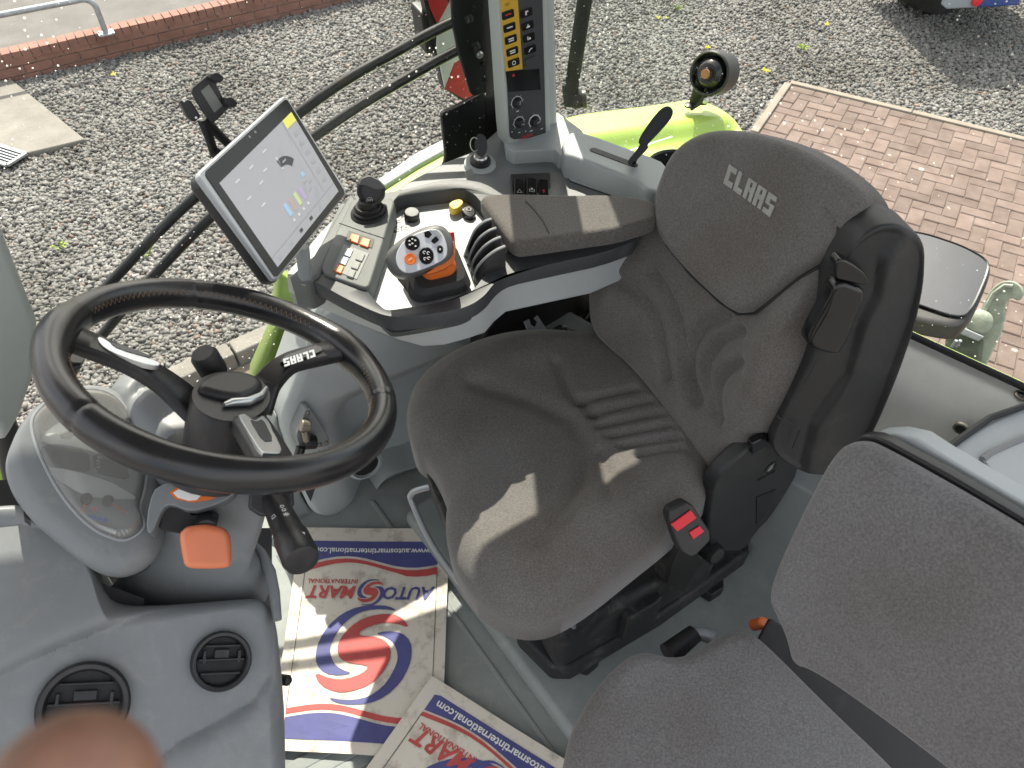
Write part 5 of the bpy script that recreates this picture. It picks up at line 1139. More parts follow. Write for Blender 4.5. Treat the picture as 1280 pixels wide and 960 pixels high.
for px, py in ((312, 171), (319, 165)): c = mF.pt(px, py, .0012); MB().lathe(mF.at(c[0], c[1], .0012), [(.0022, 0), (.0022, .0004)], 12).build('sensor', 'button_grey', mon)
# monitor foot reaching down to the console
ft = [mF.p(*mF.pt(400, 300), -.04), mF.p(*mF.pt(405, 320), -.05) - Zv * .03, onz(408, 330, .84)]
MB().tube(ft, [.012, .012, .012], 12).build('mount_arm', 'mid_grey', mon)
px_prism('mount_foot', 'keypad_grey', [(360, 346), (392, 318), (438, 240), (446, 250), (424, 292), (398, 344), (384, 352)], .866, .80, mon, .006)
# ================================================================ PHONE HOLDER behind the monitor
fh = empty('phone_holder', ond(275, 180, 1.25), 'empty black spring phone cradle on a forked arm behind the monitor', 'phone holder')
pw = Fr(ond(262, 125, 1.24), nrm(nrm(CAM - ond(262, 125, 1.24)) + .25 * np.array([1, 0, 0])), (1, 0, 0))
MB().prism(pw, chaikin(pw.px([(238, 112), (262, 92), (268, 90), (270, 104), (280, 124), (290, 130), (280, 142), (266, 155), (254, 140)]), 1, k=.12), -.012, 0).build('cradle', 'black_plastic', fh, bevel=.003)
MB().prism(pw, pw.px([(251, 114), (261, 105.5), (278, 132), (268, 141)], .001), 0, .0015).build('pad', 'button_grey', fh)
for P4 in ([(260, 93), (270, 89), (278, 95), (279, 101), (271, 104), (264, 100)], [(279, 122), (288, 120), (296, 127), (296, 132), (288, 135), (281, 130)]):
    MB().prism(pw, chaikin(pw.px(P4, .015), 1), -.005, .022).build('clamp', 'black_rubber', fh, bevel=.003)
MB().prism(pw, chaikin(pw.px([(224, 125), (238, 124), (252, 146), (243, 153), (235, 147)], -.012), 1, k=.12), -.035, -.013).build('side_block', 'black_plastic', fh, bevel=.003)
for px, py in ((230, 126), (245, 147)): c = pw.pt(px, py, -.012); MB().lathe(pw.at(c[0], c[1], -.0125), [(.002, 0), (.002, .001)], 10).build('screw', 'steel', fh)
A = pw.p(*pw.pt(258, 150), -.02); 
for B in (pw.p(*pw.pt(274, 196), -.03), pw.p(*pw.pt(292, 182), -.03)): MB().tube([A, (A + B) / 2, B], [.011, .008, .0075], 10, flat=.5, up=pw.n).build('arm', 'black_plastic', fh)
MB().tube([pw.p(*pw.pt(272, 190), -.03), pw.p(*pw.pt(300, 215), -.04), mF.p(*mF.pt(330, 225), -.03)], .01, 10).build('arm', 'black_plastic', fh)
# ================================================================ STEERING WHEEL
wc_ = np.array([-.352, .656, .992]); wn_ = nrm((.37, .306, .877))
wf_ = Fr(wc_, wn_, (1, 0, 0))
sw_ = empty('steering_wheel', wc_ - wn_ * .10, 'black leather steering wheel with three spokes and silver inlays', 'steering wheel')
RW = .1955
def wang(px, py): p = wf_.pt(px, py); return math.atan2(p[1], p[0])
seams = [wang(94, 528), wang(243, 372), wang(480, 505), wang(76, 388)]
sp_a = [wang(84, 420), wang(428, 436), wang(352, 596)]
N = 240; rings = []
def adist(a, b): return abs((a - b + math.pi) % (2 * math.pi) - math.pi)
for k in range(N):
    a = 2 * math.pi * k / N; rad = .0205
    for q in sp_a[:2]: rad += .0045 * math.exp(-(adist(a, q) / .22) ** 2)
    for q in seams: rad -= .0022 * math.exp(-(adist(a, q) / .010) ** 2)
    c = wf_.p(RW * math.cos(a), RW * math.sin(a)); er = math.cos(a) * wf_.u + math.sin(a) * wf_.v
    rings.append([c + rad * (math.cos(t) * er * .92 + math.sin(t) * wf_.n * 1.06) for t in np.linspace(0, 2 * math.pi, 22, endpoint=False)])
rings.append(rings[0])
rim = MB().loft(rings, caps=False).build('rim', 'leather', sw_)
mat('thread', (.16, .11, .07), .7)
mb = MB()
for k in range(150):
    a = 2 * math.pi * k / 150
    if min(adist(a, q) for q in seams) < .03: continue
    q = []
    for s_, da in ((2.45, 0), (2.75, .020), (2.45, .040)):
        e = math.cos(a + da) * wf_.u + math.sin(a + da) * wf_.v; q.append(wf_.p(RW * math.cos(a + da), RW * math.sin(a + da)) + .0209 * (math.cos(s_) * e * .92 + math.sin(s_) * wf_.n * 1.06))
    mb.tube(q, .0006, 4)
tag(mb.build('stitching', 'thread', rim), kind='stuff')
hubf = Fr(wc_ - wn_ * .02, wn_, (1, 0, 0))
def wp(px, py, h): return onp(px, py, wc_ + wn_ * h, wn_)
# spokes: flat bars dishing down to the hub
def spoke(path, wid, th):
    P = catmull([wp(*p) for p in path], 6); n = len(P); rings = []
    for i in range(n):
        t = nrm(P[min(i + 1, n - 1)] - P[max(i - 1, 0)]); s = nrm(np.cross(wn_, t)); nn_ = np.cross(t, s); w_ = np.interp(i / (n - 1), np.linspace(0, 1, len(wid)), wid)
        rings.append([P[i] + s * x * w_ + nn_ * y * th for x, y in ((-1, -.6), (-.8, -1), (.8, -1), (1, -.6), (1, .5), (.8, 1), (-.8, 1), (-1, .5))])
    return MB().loft(rings).build('spoke', 'black_plastic', sw_, angle=50), P
s1, P1 = spoke([(84, 420, 0), (112, 432, -.004), (160, 452, -.012), (205, 478, -.030), (245, 512, -.055)], (.021, .019, .017, .02, .026), .009)
s2, P2 = spoke([(428, 436, 0), (398, 444, -.004), (360, 455, -.012), (335, 478, -.030), (318, 510, -.055)], (.022, .018, .016, .018, .024), .009)
s3, P3 = spoke([(352, 600, 0), (340, 575, -.008), (322, 545, -.018), (308, 525, -.034), (296, 520, -.055)], (.026, .024, .024, .025, .026), .009)
def inlay(pts, h, m, nm, par, t=.0016, b=.0008): fr = Fr(wc_ + wn_ * h, wn_, (1, 0, 0)); return MB().prism(fr, chaikin(fr.px(pts), 1, k=.15), -.004, t).build(nm, m, par, bevel=b)
inl = Fr(wp(155, 447, .0), nrm(wn_ + .12 * (wf_.u)), (1, 0, 0))
MB().prism(inl, chaikin(inl.px([(121, 421), (132, 425), (145, 436), (190, 450), (201, 455), (197, 459), (175, 455), (140, 442), (124, 431)]), 1), -.006, .0015).build('inlay', 'silver', s1, bevel=.0008)
MB().prism(inl, chaikin(inl.px([(136, 430), (150, 432), (188, 446), (186, 449), (148, 438)]), 1), -.001, .0022).build('inlay', 'black_gloss', s1)
in3 = Fr(wp(324, 545, -.004), nrm(wn_ - .25 * wf_.v * -1), (1, 0, 0))
MB().prism(in3, chaikin(in3.px([(297, 520), (305, 518), (318, 527), (328, 520), (336, 528), (352, 562), (350, 568), (326, 567)]), 1, k=.12), -.008, .0015).build('inlay', 'silver', s3, bevel=.001)
MB().prism(in3, chaikin(in3.px([(311, 526), (320, 529), (328, 525), (342, 553), (328, 554)]), 1, k=.2), -.004, .0026).build('inlay', 'bezel_dark', s3, bevel=.0006)
in2 = Fr(wp(378, 446, .004), nrm(wn_ + .10 * wf_.u * -1), (1, 0, 0))
MB().prism(in2, chaikin(in2.px([(350, 452), (356, 445), (392, 432), (402, 434), (404, 439), (358, 456)]), 1, k=.12), -.006, .0012).build('inlay', 'black_gloss', s2, bevel=.0008)
# block letters on the right spoke, reading from the front
A_ = in2.pt(393, 440, .0014); B_ = in2.pt(353, 453, .0014); U_ = B_ - A_; V_ = in2.pt(392.5, 446.5, .0014) - in2.pt(390, 437.5, .0014)
for k, ch in enumerate('CLAAS'):
    mb = MB()
    for (x0, y0, x1, y1) in CL[ch]: mb.prism(in2, [A_ + U_ * ((k + x) / 5) + V_ * (y - .35) for x, y in ((x0, y0), (x1, y0), (x1, y1), (x0, y1))], .0010, .0020)
    mb.build('letter', 'silver', s2, smooth=False)
# hub
hubo = chaikin(hubf.px([(236, 492), (250, 470), (280, 462), (318, 468), (338, 484), (340, 502), (326, 520), (300, 528), (270, 526), (244, 512)]), 2)
hc = np.mean(hubo, 0)
MB().loft([[hubf.p(*(hc + (p - hc) * s__), h) for p in hubo] for s__, h in ((.75, -.105), (.92, -.085), (1.0, -.04), (1.0, -.004), (.97, .0))]).build('hub', 'black_plastic', sw_, angle=50)
cap = MB().pad(chaikin(hubf.px([(243, 486), (262, 468), (290, 464), (318, 470), (330, 480), (326, 490), (308, 500), (288, 500), (262, 494)], .004), 2), hubf.at(0, 0, .010), .010, .012, None, N=80, nr=12).build('hub_cap', 'black_plastic', sw_)
MB().tube([hubf.p(*p, .004) for p in hubf.px([(280, 506), (290, 503), (310, 502), (326, 495), (333, 485)], .004)], [.003, .0055, .006, .005, .003], 10).build('trim', 'silver', sw_)
MB().tube([hubf.p(*p, -.012) for p in chaikin(hubf.px([(240, 492), (262, 503), (285, 509), (310, 507)], -.012), 2, closed=False)], .0012, 6).build('joint', 'black_rubber', sw_)

# ================================================================ STEERING COLUMN WITH INSTRUMENT CLUSTER
col = empty('steering_column', W(.15, .72, .35), 'grey steering column housing with oval instrument cluster under clear cover', 'steering column')
def ring_at(P, r, ax, ry=None, n=28): fr = Fr(P, ax, (1, 0, 0)); return [fr.p(r * math.cos(t), (ry or r) * math.sin(t)) for t in np.linspace(0, 2 * math.pi, n, endpoint=False)]
axp = lambda t: wc_ - wn_ * t
MB().loft([ring_at(axp(.10), .036, wn_), ring_at(axp(.12), .050, wn_), ring_at(axp(.135), .062, wn_), ring_at(axp(.15), .064, wn_)]).build('neck', 'black_plastic', col, angle=60)
# upper cowl as seen through the wheel
uf = Fr(ond(255, 560, 1.05), nrm(wn_ * .7 + nrm(CAM - ond(255, 560, 1.02)) * .5), (1, 0, 0))
uo = chaikin(uf.px([(130, 495), (146, 470), (160, 463), (192, 474), (222, 496), (252, 522), (300, 520), (334, 536), (350, 560), (348, 592), (330, 608), (290, 612), (235, 610), (196, 600), (165, 560)], -.03), 2)
uF = Feat(); uF.groove(uf.px([(150, 510), (175, 482), (190, 478)]), .008, .008); uF.blob(uf.pt(250, 580), .02, .07)
MB().pad(uo, uf, .045, .10, uF, N=160, nr=30).build('upper_cowl', 'column_grey', col)
# lower shroud tapering into the dash
lo_rings = []
for d_, pts in ((1.03, [(196, 606), (240, 598), (300, 598), (336, 606), (338, 630), (318, 650), (270, 668), (220, 664), (196, 640)]),
                (1.07, [(188, 640), (240, 630), (300, 626), (330, 634), (330, 655), (318, 684), (280, 704), (220, 706), (186, 690)]),
                (1.11, [(158, 700), (230, 672), (300, 666), (318, 676), (314, 700), (304, 730), (268, 748), (200, 752), (152, 742)]),
                (1.15, [(118, 745), (220, 706), (306, 700), (334, 712), (338, 740), (326, 762), (268, 775), (180, 780), (122, 772)])):
    r_ = resample(chaikin(pts, 2), 60); lo_rings.append([ond(x, y, d_) for x, y in r_])
MB().loft(lo_rings).build('lower_shroud', 'column_grey', col, angle=60)
# shelf with round decal, dark recess
shf = Fr(ond(248, 630, .985), nrm(nrm(CAM - ond(248, 630, .985)) + .35 * Zv), (1, 0, 0))
MB().prism(shf, chaikin(shf.px([(186, 628), (196, 606), (230, 600), (290, 600), (300, 606), (290, 622), (262, 634), (238, 640), (214, 630), (204, 634), (190, 668), (182, 664)]), 1), -.05, 0).build('front_shelf', 'column_grey', col, bevel=.008, seg=3)
dcl = MB().prism(shf, shf.px([(212, 616), (222, 609), (250, 607), (288, 606), (282, 616), (262, 625), (240, 628), (220, 624)], .001), 0, .0015).build('decal', 'orange', col)
MB().sheet(shf, shf.px([(216, 616), (224, 611), (250, 609), (254, 616), (246, 625), (236, 626), (222, 622)], .002), .002).build('decal_print', 'white_print', dcl)
MB().sheet(shf, shf.px([(254, 615), (262, 613), (258, 619), (250, 620)], .002), .0022).build('decal_print', 'white_print', dcl)
rcf = Fr(ond(238, 650, 1.0), nrm(CAM - ond(238, 650, 1.0)), (1, 0, 0))
MB().prism(rcf, chaikin(rcf.px([(198, 662), (204, 634), (212, 630), (236, 638), (240, 644), (272, 640), (274, 646), (268, 664), (230, 668)]), 1, k=.12), -.02, .002).build('recess', 'black_rubber', col, bevel=.002)
# orange reflector paddle
opf = Fr(ond(257, 684, .965), nrm(nrm(CAM - ond(257, 684, .965)) - .12 * Zv), (1, 0, 0))
oo = chaikin(opf.px([(224, 668), (232, 659), (256, 655), (280, 659), (288, 668), (290, 690), (289, 708), (276, 711), (232, 711), (228, 696)], -.006), 2, k=.2)
MB().pad(oo, opf, .008, .010, Feat(), N=80, nr=14).build('orange_paddle', 'orange_lens', col)
MB().tube([opf.p(0, .02, -.012), opf.p(0, .03, -.05)], .014, 12).build('paddle_stem', 'black_plastic', col)
# stalks
st_b = ond(338, 628, 1.0)
MB().prism(Fr(st_b, nrm(CAM - st_b), (1, 0, 0)), chaikin(Fr(st_b, nrm(CAM - st_b), (1, 0, 0)).px([(312, 612), (366, 606), (368, 634), (350, 644), (326, 646), (310, 636)]), 1, k=.12), -.04, .006).build('stalk_base', 'black_plastic', col, bevel=.006, seg=3)
q0_ = ond(344, 630, .99); q1_ = ond(378, 702, .905); qd = nrm(q1_ - q0_); ql = np.linalg.norm(q1_ - q0_)
stf = Fr(q0_, qd, nrm(CAM - q0_))
stk = MB().lathe(stf, [(.014, -.01), (.0165, .005), (.0190, ql * .5), (.0200, ql * .58), (.0215, ql * .62), (.0222, ql * .93), (.0205, ql * .985), (.015, ql), (0, ql)], 32).build('indicator_stalk', 'black_plastic', col)
def on_stalk(h, ang_, lift=.0004):
    e = math.cos(ang_) * stf.u + math.sin(ang_) * stf.v; rr = np.interp(h, [0, ql * .5, ql * .62, ql], [.0165, .0190, .0215, .0222]); return Fr(q0_ + qd * h + e * (rr + lift), e, qd)
for h, a_, kind in ((.030, -.35, 0), (.038, -.35, 0), (.048, -.35, 1), (.040, .45, 2), (.092, -.75, 3)):
    fr = on_stalk(h, a_)
    if kind == 0: MB().tube([fr.p(*p) for p in disc_pts(0, 0, .0022, 12)], .0005, 5, closed=True).build('symbol', 'white_print', stk)
    elif kind == 1:
        for q in range(4): MB().box(rot2(fr, q * math.pi / 4), 0, 0, 0, .0075, .0007, .0005).build('symbol', 'white_print', stk)
    elif kind == 2: MB().tube([fr.p(-.002, -.002), fr.p(.002, -.003), fr.p(.003, .003), fr.p(-.002, .002)], .0004, 5, closed=True).build('symbol', 'white_print', stk)
    else: MB().sheet(fr, [(-.003, -.002), (.003, 0), (-.003, .002)], .0002).build('symbol', 'white_print', stk)
k0_ = ond(290, 500, 1.06); k1_ = ond(253, 441, .99); kd_ = nrm(k1_ - k0_); kl = np.linalg.norm(k1_ - k0_); ksf = Fr(k0_, kd_, Zv)
ks = MB().lathe(ksf, [(.012, 0), (.012, kl * .55), (.0155, kl * .58), (.016, kl * .60)], 26).build('wiper_stalk', 'black_plastic', col)
MB().lathe(ksf, [(.0172, kl * .60), (.0182, kl * .66), (.0180, kl * .93), (.014, kl), (0, kl)], 28).build('stalk_knob', 'black_rubber', col)
# instrument cluster
cP = ond(108, 590, 1.0); cn_ = nrm(nrm(CAM - cP) * .75 + wn_ * .35); cl = Fr(cP, cn_, (1, 0, 0))
oo_ = chaikin(cl.px([(5, 585), (10, 560), (28, 525), (55, 500), (95, 482), (130, 482), (165, 500), (192, 545), (204, 600), (208, 650), (205, 680), (190, 706), (155, 722), (118, 714), (70, 676), (36, 646), (14, 615)], -.01), 2)
oc = np.mean(oo_, 0); down = nrm(np.array([-.1, .15, -1]))
gi = chaikin(cl.px([(40, 520), (60, 500), (95, 487), (125, 486), (150, 498), (172, 535), (184, 585), (181, 612), (173, 637), (181, 653), (178, 664), (162, 675), (146, 676), (112, 661), (75, 620), (49, 570), (39, 540)], 0), 2)
O2 = resample(oo_, 160); G2 = resample(gi, 160); gc = np.mean(G2, 0)
def al(R): a = np.arctan2(R[:, 1] - gc[1], R[:, 0] - gc[0]); return np.roll(R, -int(np.argmin(np.abs(a + 1.0))), 0)
O2 = al(O2); G2 = al(G2)
ext_ = nrm(sight(110, 600)) * .10 + Zv * -.02
MB().loft([[cl.p(*(gc + (p - gc) * 1.0), -.016) for p in G2], [cl.p(*p, -.002) for p in G2], [cl.p(*(gc + (p - gc) * 1.02), .0025) for p in G2], [cl.p(*(p * .55 + q * .45), .001) for p, q in zip(G2, O2)], [cl.p(*(p * .1 + q * .9), -.006) for p, q in zip(G2, O2)], [cl.p(*q, -.018) for q in O2],
            [cl.p(*q, -.03) + ext_ * .25 for q in O2], [cl.p(*(oc + (q - oc) * .98), -.03) + ext_ * .8 for q in O2], [cl.p(*(oc + (q - oc) * .93), -.03) + ext_ * 1.05 for q in O2]], caps=False).build('cluster_cowl', 'column_grey', col, angle=60)
MB().tube([cl.p(*p, .0018) for p in G2], .0022, 6, closed=True).build('cover_seal', 'silver_paint', col)
MB().tube([cl.p(*(oc + (q - oc) * 1.001), -.03) + ext_ * .55 for q in O2], .0012, 5, closed=True).build('cowl_joint', 'black_rubber', col)
ci = cl.at(0, 0, .015)
cface = MB().prism(ci, list(gc + (G2 - gc) * 1.01), -.035, -.026).build('cluster_face', 'mid_grey', col)
def cpl(pts, m, nm, h=-.024, par=None, it=1): return MB().prism(ci, chaikin(ci.px(pts, h), it, k=.15), -.027, h).build(nm, m, par or cface)
mat('cluster_white', (.80, .82, .80), .3)  # white of the plates that imitate reflections in the clear cover
cpl([(51, 546), (62, 541), (74, 542), (76, 548), (88, 549), (92, 544), (110, 552), (128, 562), (143, 570), (122, 566), (90, 557), (52, 553)], 'cluster_white', 'painted_reflection', it=2)
cpl([(53, 583), (80, 586), (110, 593), (140, 603), (170, 621), (168, 624), (140, 623), (112, 621), (96, 614), (72, 600)], 'cluster_white', 'painted_reflection', it=2)
cpl([(51, 555), (110, 563), (114, 591), (52, 580)], 'tray_grey', 'display')
cpl([(116, 566), (158, 572), (162, 600), (120, 592)], 'black_gloss', 'dark_panel')
text_obj('brand_name', 'CLAAS', Fr(ci.p(*ci.pt(123, 580, -.0235), -.0235), ci.n, ci.p(*ci.pt(125, 570)) - ci.p(*ci.pt(121, 590))), .007, 'grey_print', cface, .0002, bold=.0002)
dcen = ci.pt(135, 627, -.025)
mb1 = MB(); 
for k in range(26):
    a_ = math.radians(190 + 6.3 * k); fr = rot2(ci.at(dcen[0], dcen[1], -.0255), a_); big = k % 3 == 0
    MB().box(fr, .046, 0, 0, .009 if big else .005, .0012, .0005).build('tick', 'white_print' if k < 20 else 'orange', cface)
for a_, L_, c_n in ((math.radians(-28), .03, (135, 626)), (math.radians(-95), .022, (108, 624))):
    c = ci.pt(*c_n, -.022); fr = rot2(ci.at(c[0], c[1], -.022), a_); n_ = MB().box(fr, L_ * .45, 0, .002, L_, .002, .001).build('needle', 'orange', cface); MB().lathe(fr, [(.007, -.004), (.007, .004), (.004, .005), (0, .005)], 16).build('needle_boss', 'black_plastic', cface)
c = ci.pt(118, 636, -.0245); MB().lathe(ci.at(c[0], c[1], -.0255), [(.0026, 0), (.0026, .0006)], 12).build('warning_light', 'red', cface)
for k in range(5): c = ci.pt(104 + 7 * k, 644 + 1.5 * k, -.0245); MB().box(ci.at(c[0], c[1], -.0255), 0, 0, 0, .005, .0045, .0005).build('symbol', 'blue_bit', cface)
MB().tube([ci.p(dcen[0] + .054 * math.cos(t), dcen[1] + .054 * math.sin(t), -.0255) for t in np.linspace(math.radians(185), math.radians(370), 40)], .0008, 5).build('dial_ring', 'grey_print', cface)
MB().tube([ci.p(*p, -.020) for p in ci.px([(76, 622), (95, 640), (120, 658), (145, 666)], -.02)], .0035, 8).build('light_edge', 'cluster_white', cface)
# clear domed cover
V = []; MBc = MB().pad(list(gc + (G2 - gc) * .995), cl.at(0, 0, .010), .012, .001, None, N=120, nr=14)
MBc.f = MBc.f[:-1]; MBc.build('clear_cover', 'clear_cover', col)
MB().prism(cl, cl.px([(28, 628), (37, 634), (38, 650), (30, 644)], -.02), -.06, -.028).build('notch', 'black_rubber', col)
# small mirror bracket showing inside the wheel's left edge
MB().tube([ond(95, 445, 1.22), ond(86, 470, 1.25)], [.014, .010], 8).build('bracket_arm', 'black_plastic', col)
MB().prism(Fr(ond(95, 450, 1.22), nrm(CAM - ond(95, 450, 1.22)), (1, 0, 0)), Fr(ond(95, 450, 1.22), nrm(CAM - ond(95, 450, 1.22)), (1, 0, 0)).px([(84, 438), (102, 460), (86, 466), (80, 450)]), -.01, 0).build('bracket', 'black_plastic', col)
# latch plate with toggle on the side panel
lt = empty('door_latch', onr(398, 545, 1.17) - Zv * .05, 'metal toggle latch on a grey plate low on the side panel', 'latch')
lpf = Fr(onr(398, 540, 1.165), nrm(-Rv + .15 * Zv + .1 * -Fv), Fv)
MB().prism(lpf, chaikin(lpf.px([(382, 512), (388, 510), (412, 548), (411, 558), (376, 562), (370, 545)]), 1, k=.12), -.04, 0).build('plate', 'mid_grey', lt, bevel=.002)
MB().tube([lpf.p(*lpf.pt(373, 528), .012), lpf.p(*lpf.pt(384, 528), .016)], [.014, .013], 14).build('toggle', 'zinc', lt, bevel=.002); MB().tube([lpf.p(*lpf.pt(378, 534), .014), lpf.p(*lpf.pt(380, 545), .018)], .009, 12).build('link', 'zinc', lt)
MB().tube([lpf.p(*lpf.pt(378, 549), .014), lpf.p(*lpf.pt(391, 547), .018)], [.016, .016], 16).build('roller', 'black_metal', lt, bevel=.002); MB().tube([lpf.p(*lpf.pt(374, 556), .01), lpf.p(*lpf.pt(370, 566), .014)], .011, 10).build('toggle', 'black_metal', lt)
for px, py in ((385, 516), (408, 553), (400, 556)): c = lpf.pt(px, py, .001); MB().lathe(lpf.at(c[0], c[1], 0), [(.0045, 0), (.0045, .003), (.002, .004)], 10).build('screw', 'zinc', lt)

# ================================================================ DASHBOARD
vP = ond(275, 825, 1.05); dn = nrm((.45, -.40, .80)); df_ = Fr(vP, dn, (1, 0, 0))
dash = empty('dashboard', onz(200, 960, .0), 'grey dashboard end with two round air vents in a sweeping panel', 'dashboard')
do = chaikin(df_.px([(-110, 640), (-30, 634), (30, 630), (80, 655), (110, 690), (124, 730), (140, 752), (165, 758), (220, 756), (290, 750), (322, 748), (338, 756), (346, 780), (352, 830), (357, 900), (358, 1040), (200, 1090), (-110, 1090)], -.02), 1, k=.2)
crease = [tuple(p) for p in df_.px([(-140, 905), (-60, 872), (0, 845), (60, 815), (120, 790), (180, 768), (240, 757), (300, 753), (345, 752)])]
low = [tuple(p) for p in df_.px([(342, 780), (344, 810), (338, 845), (318, 876), (270, 905), (220, 932), (150, 985), (80, 1040)])]
def above(x, y):
    best = 9; sg = 1
    for i in range(len(crease) - 1):
        d = segd(x, y, crease[i], crease[i + 1])
        if d < best:
            best = d; A, B = crease[i], crease[i + 1]; sg = 1 if (B[0] - A[0]) * (y - A[1]) - (B[1] - A[1]) * (x - A[0]) > 0 else -1
    return best * sg
def lowd(x, y):
    best = 9; sg = 1
    for i in range(len(low) - 1):
        d = segd(x, y, low[i], low[i + 1])
        if d < best:
            best = d; A, B = low[i], low[i + 1]; sg = 1 if (B[0] - A[0]) * (y - A[1]) - (B[1] - A[1]) * (x - A[0]) > 0 else -1
    return best * sg
def dft(x, y):
    d = above(x, y); z = 0
    if d > 0: z += .022 * (1 - math.exp(-d / .009)) - .26 * d          # shoulder, then falling away to the windscreen
    l = lowd(x, y)
    if l > 0: z += .018 * (1 - math.exp(-l / .009)) - .14 * l
    return z
MB().pad(do, df_, .028, .42, dft, N=260, nr=80, ext=nrm((-.30, .28, -.92)) * .62).build('body', 'dash_grey', dash)
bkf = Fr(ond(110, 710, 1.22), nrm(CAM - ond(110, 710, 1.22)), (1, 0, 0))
MB().prism(bkf, bkf.px([(-90, 600), (30, 600), (200, 660), (340, 660), (340, 790), (-90, 790)]), -.12, 0).build('dark_gap_fill', 'black_rubber', dash)  # black block added as the dark gap below the cluster, hiding sunlit floor
MB().tube([ond(312, 676, 1.16), ond(326, 690, 1.15), ond(338, 715, 1.13), ond(343, 742, 1.11), ond(347, 775, 1.09)], [.005, .007, .008, .008, .006], 12).build('collar', 'dash_grey', dash)
MB().prism(df_, df_.px([(78, 700), (130, 730), (180, 748), (180, 760), (130, 760), (98, 742)], -.05), -.10, -.05).build('gap_shade_piece', 'black_rubber', dash)  # solid black piece standing in for the shaded gap under the cowl
def vent(px, py, rx):
    c = df_.pt(px, py, 0); h = dft(c[0], c[1]); f = df_.at(c[0], c[1], h); r = rx
    v = MB().lathe(f, [(r * 1.02, -.006), (r * 1.02, .010), (r * .96, .014), (r * .86, .013), (r * .80, .008), (r * .79, .0)], 44, caps=False).build('vent_ring', 'black_plastic', dash)
    MB().lathe(f, [(r * .82, -.002), (r * .82, .001), (0, .001)], 30).build('vent_back', 'black_rubber', v)
    for k in (-1, 0, 1):
        MB().box(f, 0, k * r * .46 + r * .06, .006, 2 * math.sqrt(max(.05, .79 ** 2 - (k * .46 + .06) ** 2)) * r * .98, .003, .008).build('slat', 'black_plastic', v, bevel=.001)
    for s in (-1, 1): MB().box(f, s * r * .58, r * .16, .006, .004, .016, .008).build('slat_pivot', 'black_plastic', v, bevel=.0008)
    MB().box(f, 0, r * .24, .004, r * .5, .012, .006).build('vent_tab', 'black_plastic', v, bevel=.001)
vent(276, 826, .0385); vent(105, 882, .0520)
MB().lathe(Fr(ond(356, 850, 1.14), (1, -.2, .2)), [(.008, -.01), (.008, .006), (.004, .010)], 12).build('side_clip', 'black_rubber', dash)

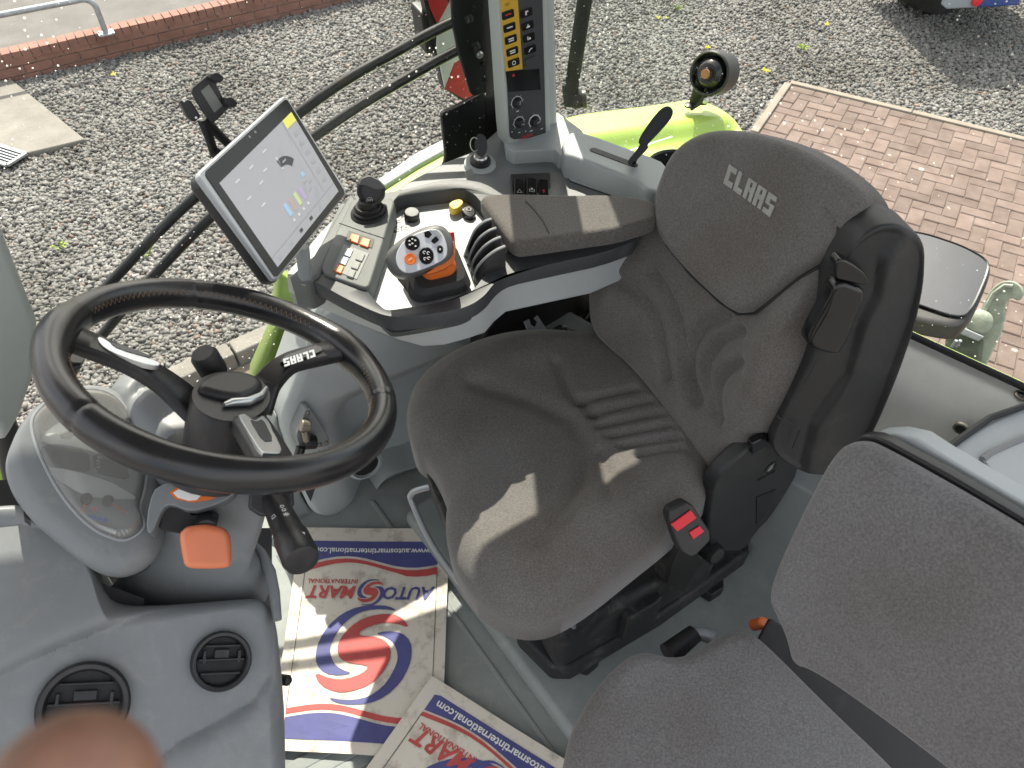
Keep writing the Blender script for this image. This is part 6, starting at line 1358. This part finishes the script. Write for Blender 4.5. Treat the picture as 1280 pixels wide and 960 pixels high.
# ================================================================ PAPER FLOOR MATS
def paper_mat(corners, z, label, twist=None, lift=None):
    TL, TR, BR, BL = [onz(x, y, z) for x, y in corners]          # as the photograph shows it; the print is upside down
    o = empty('paper_mat', (TL + TR + BL + BR) / 4 * np.array([1, 1, 0]) + Zv * z, label, 'floor mat')
    def P(u, v, h=0):       # u, v in print space: u to the right, v up
        a = 1 - u; b = v
        p = (TL * (1 - a) + TR * a) * (1 - b) + (BL * (1 - a) + BR * a) * b
        return p + Zv * (h + .0015 * math.sin(9 * u + 3 * v) + .002 * math.sin(6 * v + 2 * u) + .0035 + (lift(u, v) if lift else 0))
    nu, nv = 24, 32; V = [P(i / nu, j / nv) for j in range(nv + 1) for i in range(nu + 1)]
    n_ = len(V); V += [v - Zv * .0008 for v in V]
    Fc = [(j * (nu + 1) + i, j * (nu + 1) + i + 1, (j + 1) * (nu + 1) + i + 1, (j + 1) * (nu + 1) + i) for j in range(nv) for i in range(nu)]
    Fc += [tuple(q + n_ for q in f[::-1]) for f in Fc]
    sheet_ = mesh_obj('sheet', V, Fc, 'paper', o)
    asp = np.linalg.norm(TL - BL) / np.linalg.norm(TR - TL)
    def decal(poly, m, nm='print', h=.0009, it=0):
        poly = chaikin(poly, it) if it else poly
        bm = bmesh.new(); vs_ = [bm.verts.new((p[0], p[1], 0)) for p in poly]
        f = bm.faces.new(vs_); f.normal_update(); bmesh.ops.triangulate(bm, faces=[f])
        for _ in range(2): bmesh.ops.subdivide_edges(bm, edges=[e for e in bm.edges if e.calc_length() > .05], cuts=1); bmesh.ops.triangulate(bm, faces=bm.faces)
        bm.verts.index_update(); V = [P(v.co.x, v.co.y, h) for v in bm.verts]; Fc = [[v.index for v in f.verts] for f in bm.faces]; bm.free()
        return mesh_obj(nm, V, Fc, m, sheet_, smooth=False)
    xs = np.linspace(.07, .93, 14)
    decal([(.07, .085), (.10, .072), (.90, .072), (.93, .085)] + [(x, .178 + .028 * math.sin((x - .07) / .86 * 2 * math.pi + .4)) for x in xs[::-1]], 'paper_blue')
    decal([(x, .190 + .028 * math.sin((x - .07) / .86 * 2 * math.pi + .4)) for x in xs] + [(x, .212 + .030 * math.sin((x - .07) / .86 * 2 * math.pi + .55) + .008 * (x < .3)) for x in xs[::-1]], 'paper_red')
    decal([(x, .870 + .02 * math.sin((x - .07) / .86 * 2 * math.pi + .2)) for x in xs] + [(.93, .955), (.07, .955)], 'paper_blue')
    decal([(x, .835 + .02 * math.sin((x - .07) / .86 * 2 * math.pi + .2)) for x in xs] + [(x, .858 + .02 * math.sin((x - .07) / .86 * 2 * math.pi + .2)) for x in xs[::-1]], 'paper_red')
    for x in (.07, .93): decal([(x - .002, .21), (x + .002, .21), (x + .002, .84), (x - .002, .84)], 'bezel_dark', 'border_line')
    def txt(s, u, v, size, m, bold=0, shear=0, sx=1.0, al='CENTER'):
        cu = bpy.data.curves.new('t', 'FONT'); cu.body = s; cu.size = size; cu.align_x = al; cu.align_y = 'CENTER'; cu.offset = bold; cu.shear = shear; cu.resolution_u = 2
        t = bpy.data.objects.new('t', cu); COL.objects.link(t); bpy.context.view_layer.update(); me = bpy.data.meshes.new_from_object(t)
        V = [P(u + q.co.x * sx, v + q.co.y / asp, .0016) for q in me.vertices]; Fc = [list(p.vertices) for p in me.polygons]
        bpy.data.objects.remove(t); bpy.data.curves.remove(cu); bpy.data.meshes.remove(me); return mesh_obj('lettering', V, Fc, m, sheet_, smooth=False)
    txt('www.autosmartinternational.com', .51, .122, .058, 'white_print', .0012, sx=.98)
    txt('AUTO', .245, .325, .115, 'paper_blue', .003, .25); txt('MART', .735, .325, .115, 'paper_red', .003, .25); txt('INTERNATIONAL', .74, .385 - .11, .042, 'paper_red', .0008, .1)
    C1 = [(.64, .87), (.45, .97), (.19, .99), (-.2, .95), (-.53, .79), (-.8, .52), (-.94, .24), (-.99, 0), (-.95, -.26), (-.75, -.43), (-.45, -.46), (-.19, -.40), (-.42, -.34), (-.60, -.22), (-.70, 0), (-.69, .18), (-.53, .52), (-.30, .75), (-.05, .87), (.3, .91)]
    R1 = [(.92, .52), (.75, .72), (.55, .81), (.2, .79), (-.08, .70), (-.32, .53), (-.52, .26), (-.56, .05), (-.47, -.14), (-.25, -.21), (.05, -.23), (.12, -.28), (.0, -.40), (-.30, -.52), (-.6, -.53), (-.98, -.40), (-.82, -.65), (-.5, -.77), (-.2, -.75), (.2, -.60), (.48, -.28), (.57, 0), (.50, .20), (.28, .33), (-.10, .34), (-.14, .40), (-.02, .50), (.28, .62), (.6, .62)]
    def S(cu_, cv_, r):
        f = lambda L: [(cu_ - x * r, cv_ - y * r / asp * 1.02) for x, y in L]
        decal(f(C1), 'paper_blue', 'emblem', .0012, 1); decal(f([(-x, -y) for x, y in C1]), 'paper_blue', 'emblem', .0012, 1); decal(f(R1), 'paper_red', 'emblem', .0016, 1)
    S(.50, .60, .30); S(.49, .325, .088)
    return o
paper_mat([(376, 661), (562, 662), (552, 950), (336, 938)], .012, 'cream printed paper mat lying flat below the steering column')
paper_mat([(540, 846), (760, 984), (640, 1200), (400, 1040)], .020, 'second cream paper mat overlapping the first, reaching under the passenger seat')

# ================================================================ FINGERTIP of the person holding the camera
fc = ond(95, 985, .105); fd = nrm(ond(60, 1130, .105) - fc); fn = nrm(CAM - fc)
per = empty('person', fc + fd * .09, 'bare fingertip of a person, held close before the round dash vent', 'person')
fp_ = []; sdv = np.cross(fd, fn)
for t, r in ((-.0112, .0022), (-.0100, .0055), (-.0075, .0088), (-.003, .0118), (.004, .0138), (.014, .0146), (.024, .0142), (.032, .0146), (.044, .0150), (.058, .0148), (.066, .0154), (.08, .016)):
    fp_.append([fc + fd * t + r * (math.cos(a) * sdv * 1.08 + math.sin(a) * fn * .92) for a in np.linspace(0, 2 * math.pi, 28, endpoint=False)])
MB().loft(fp_).build('finger', 'skin', per, sub=1)
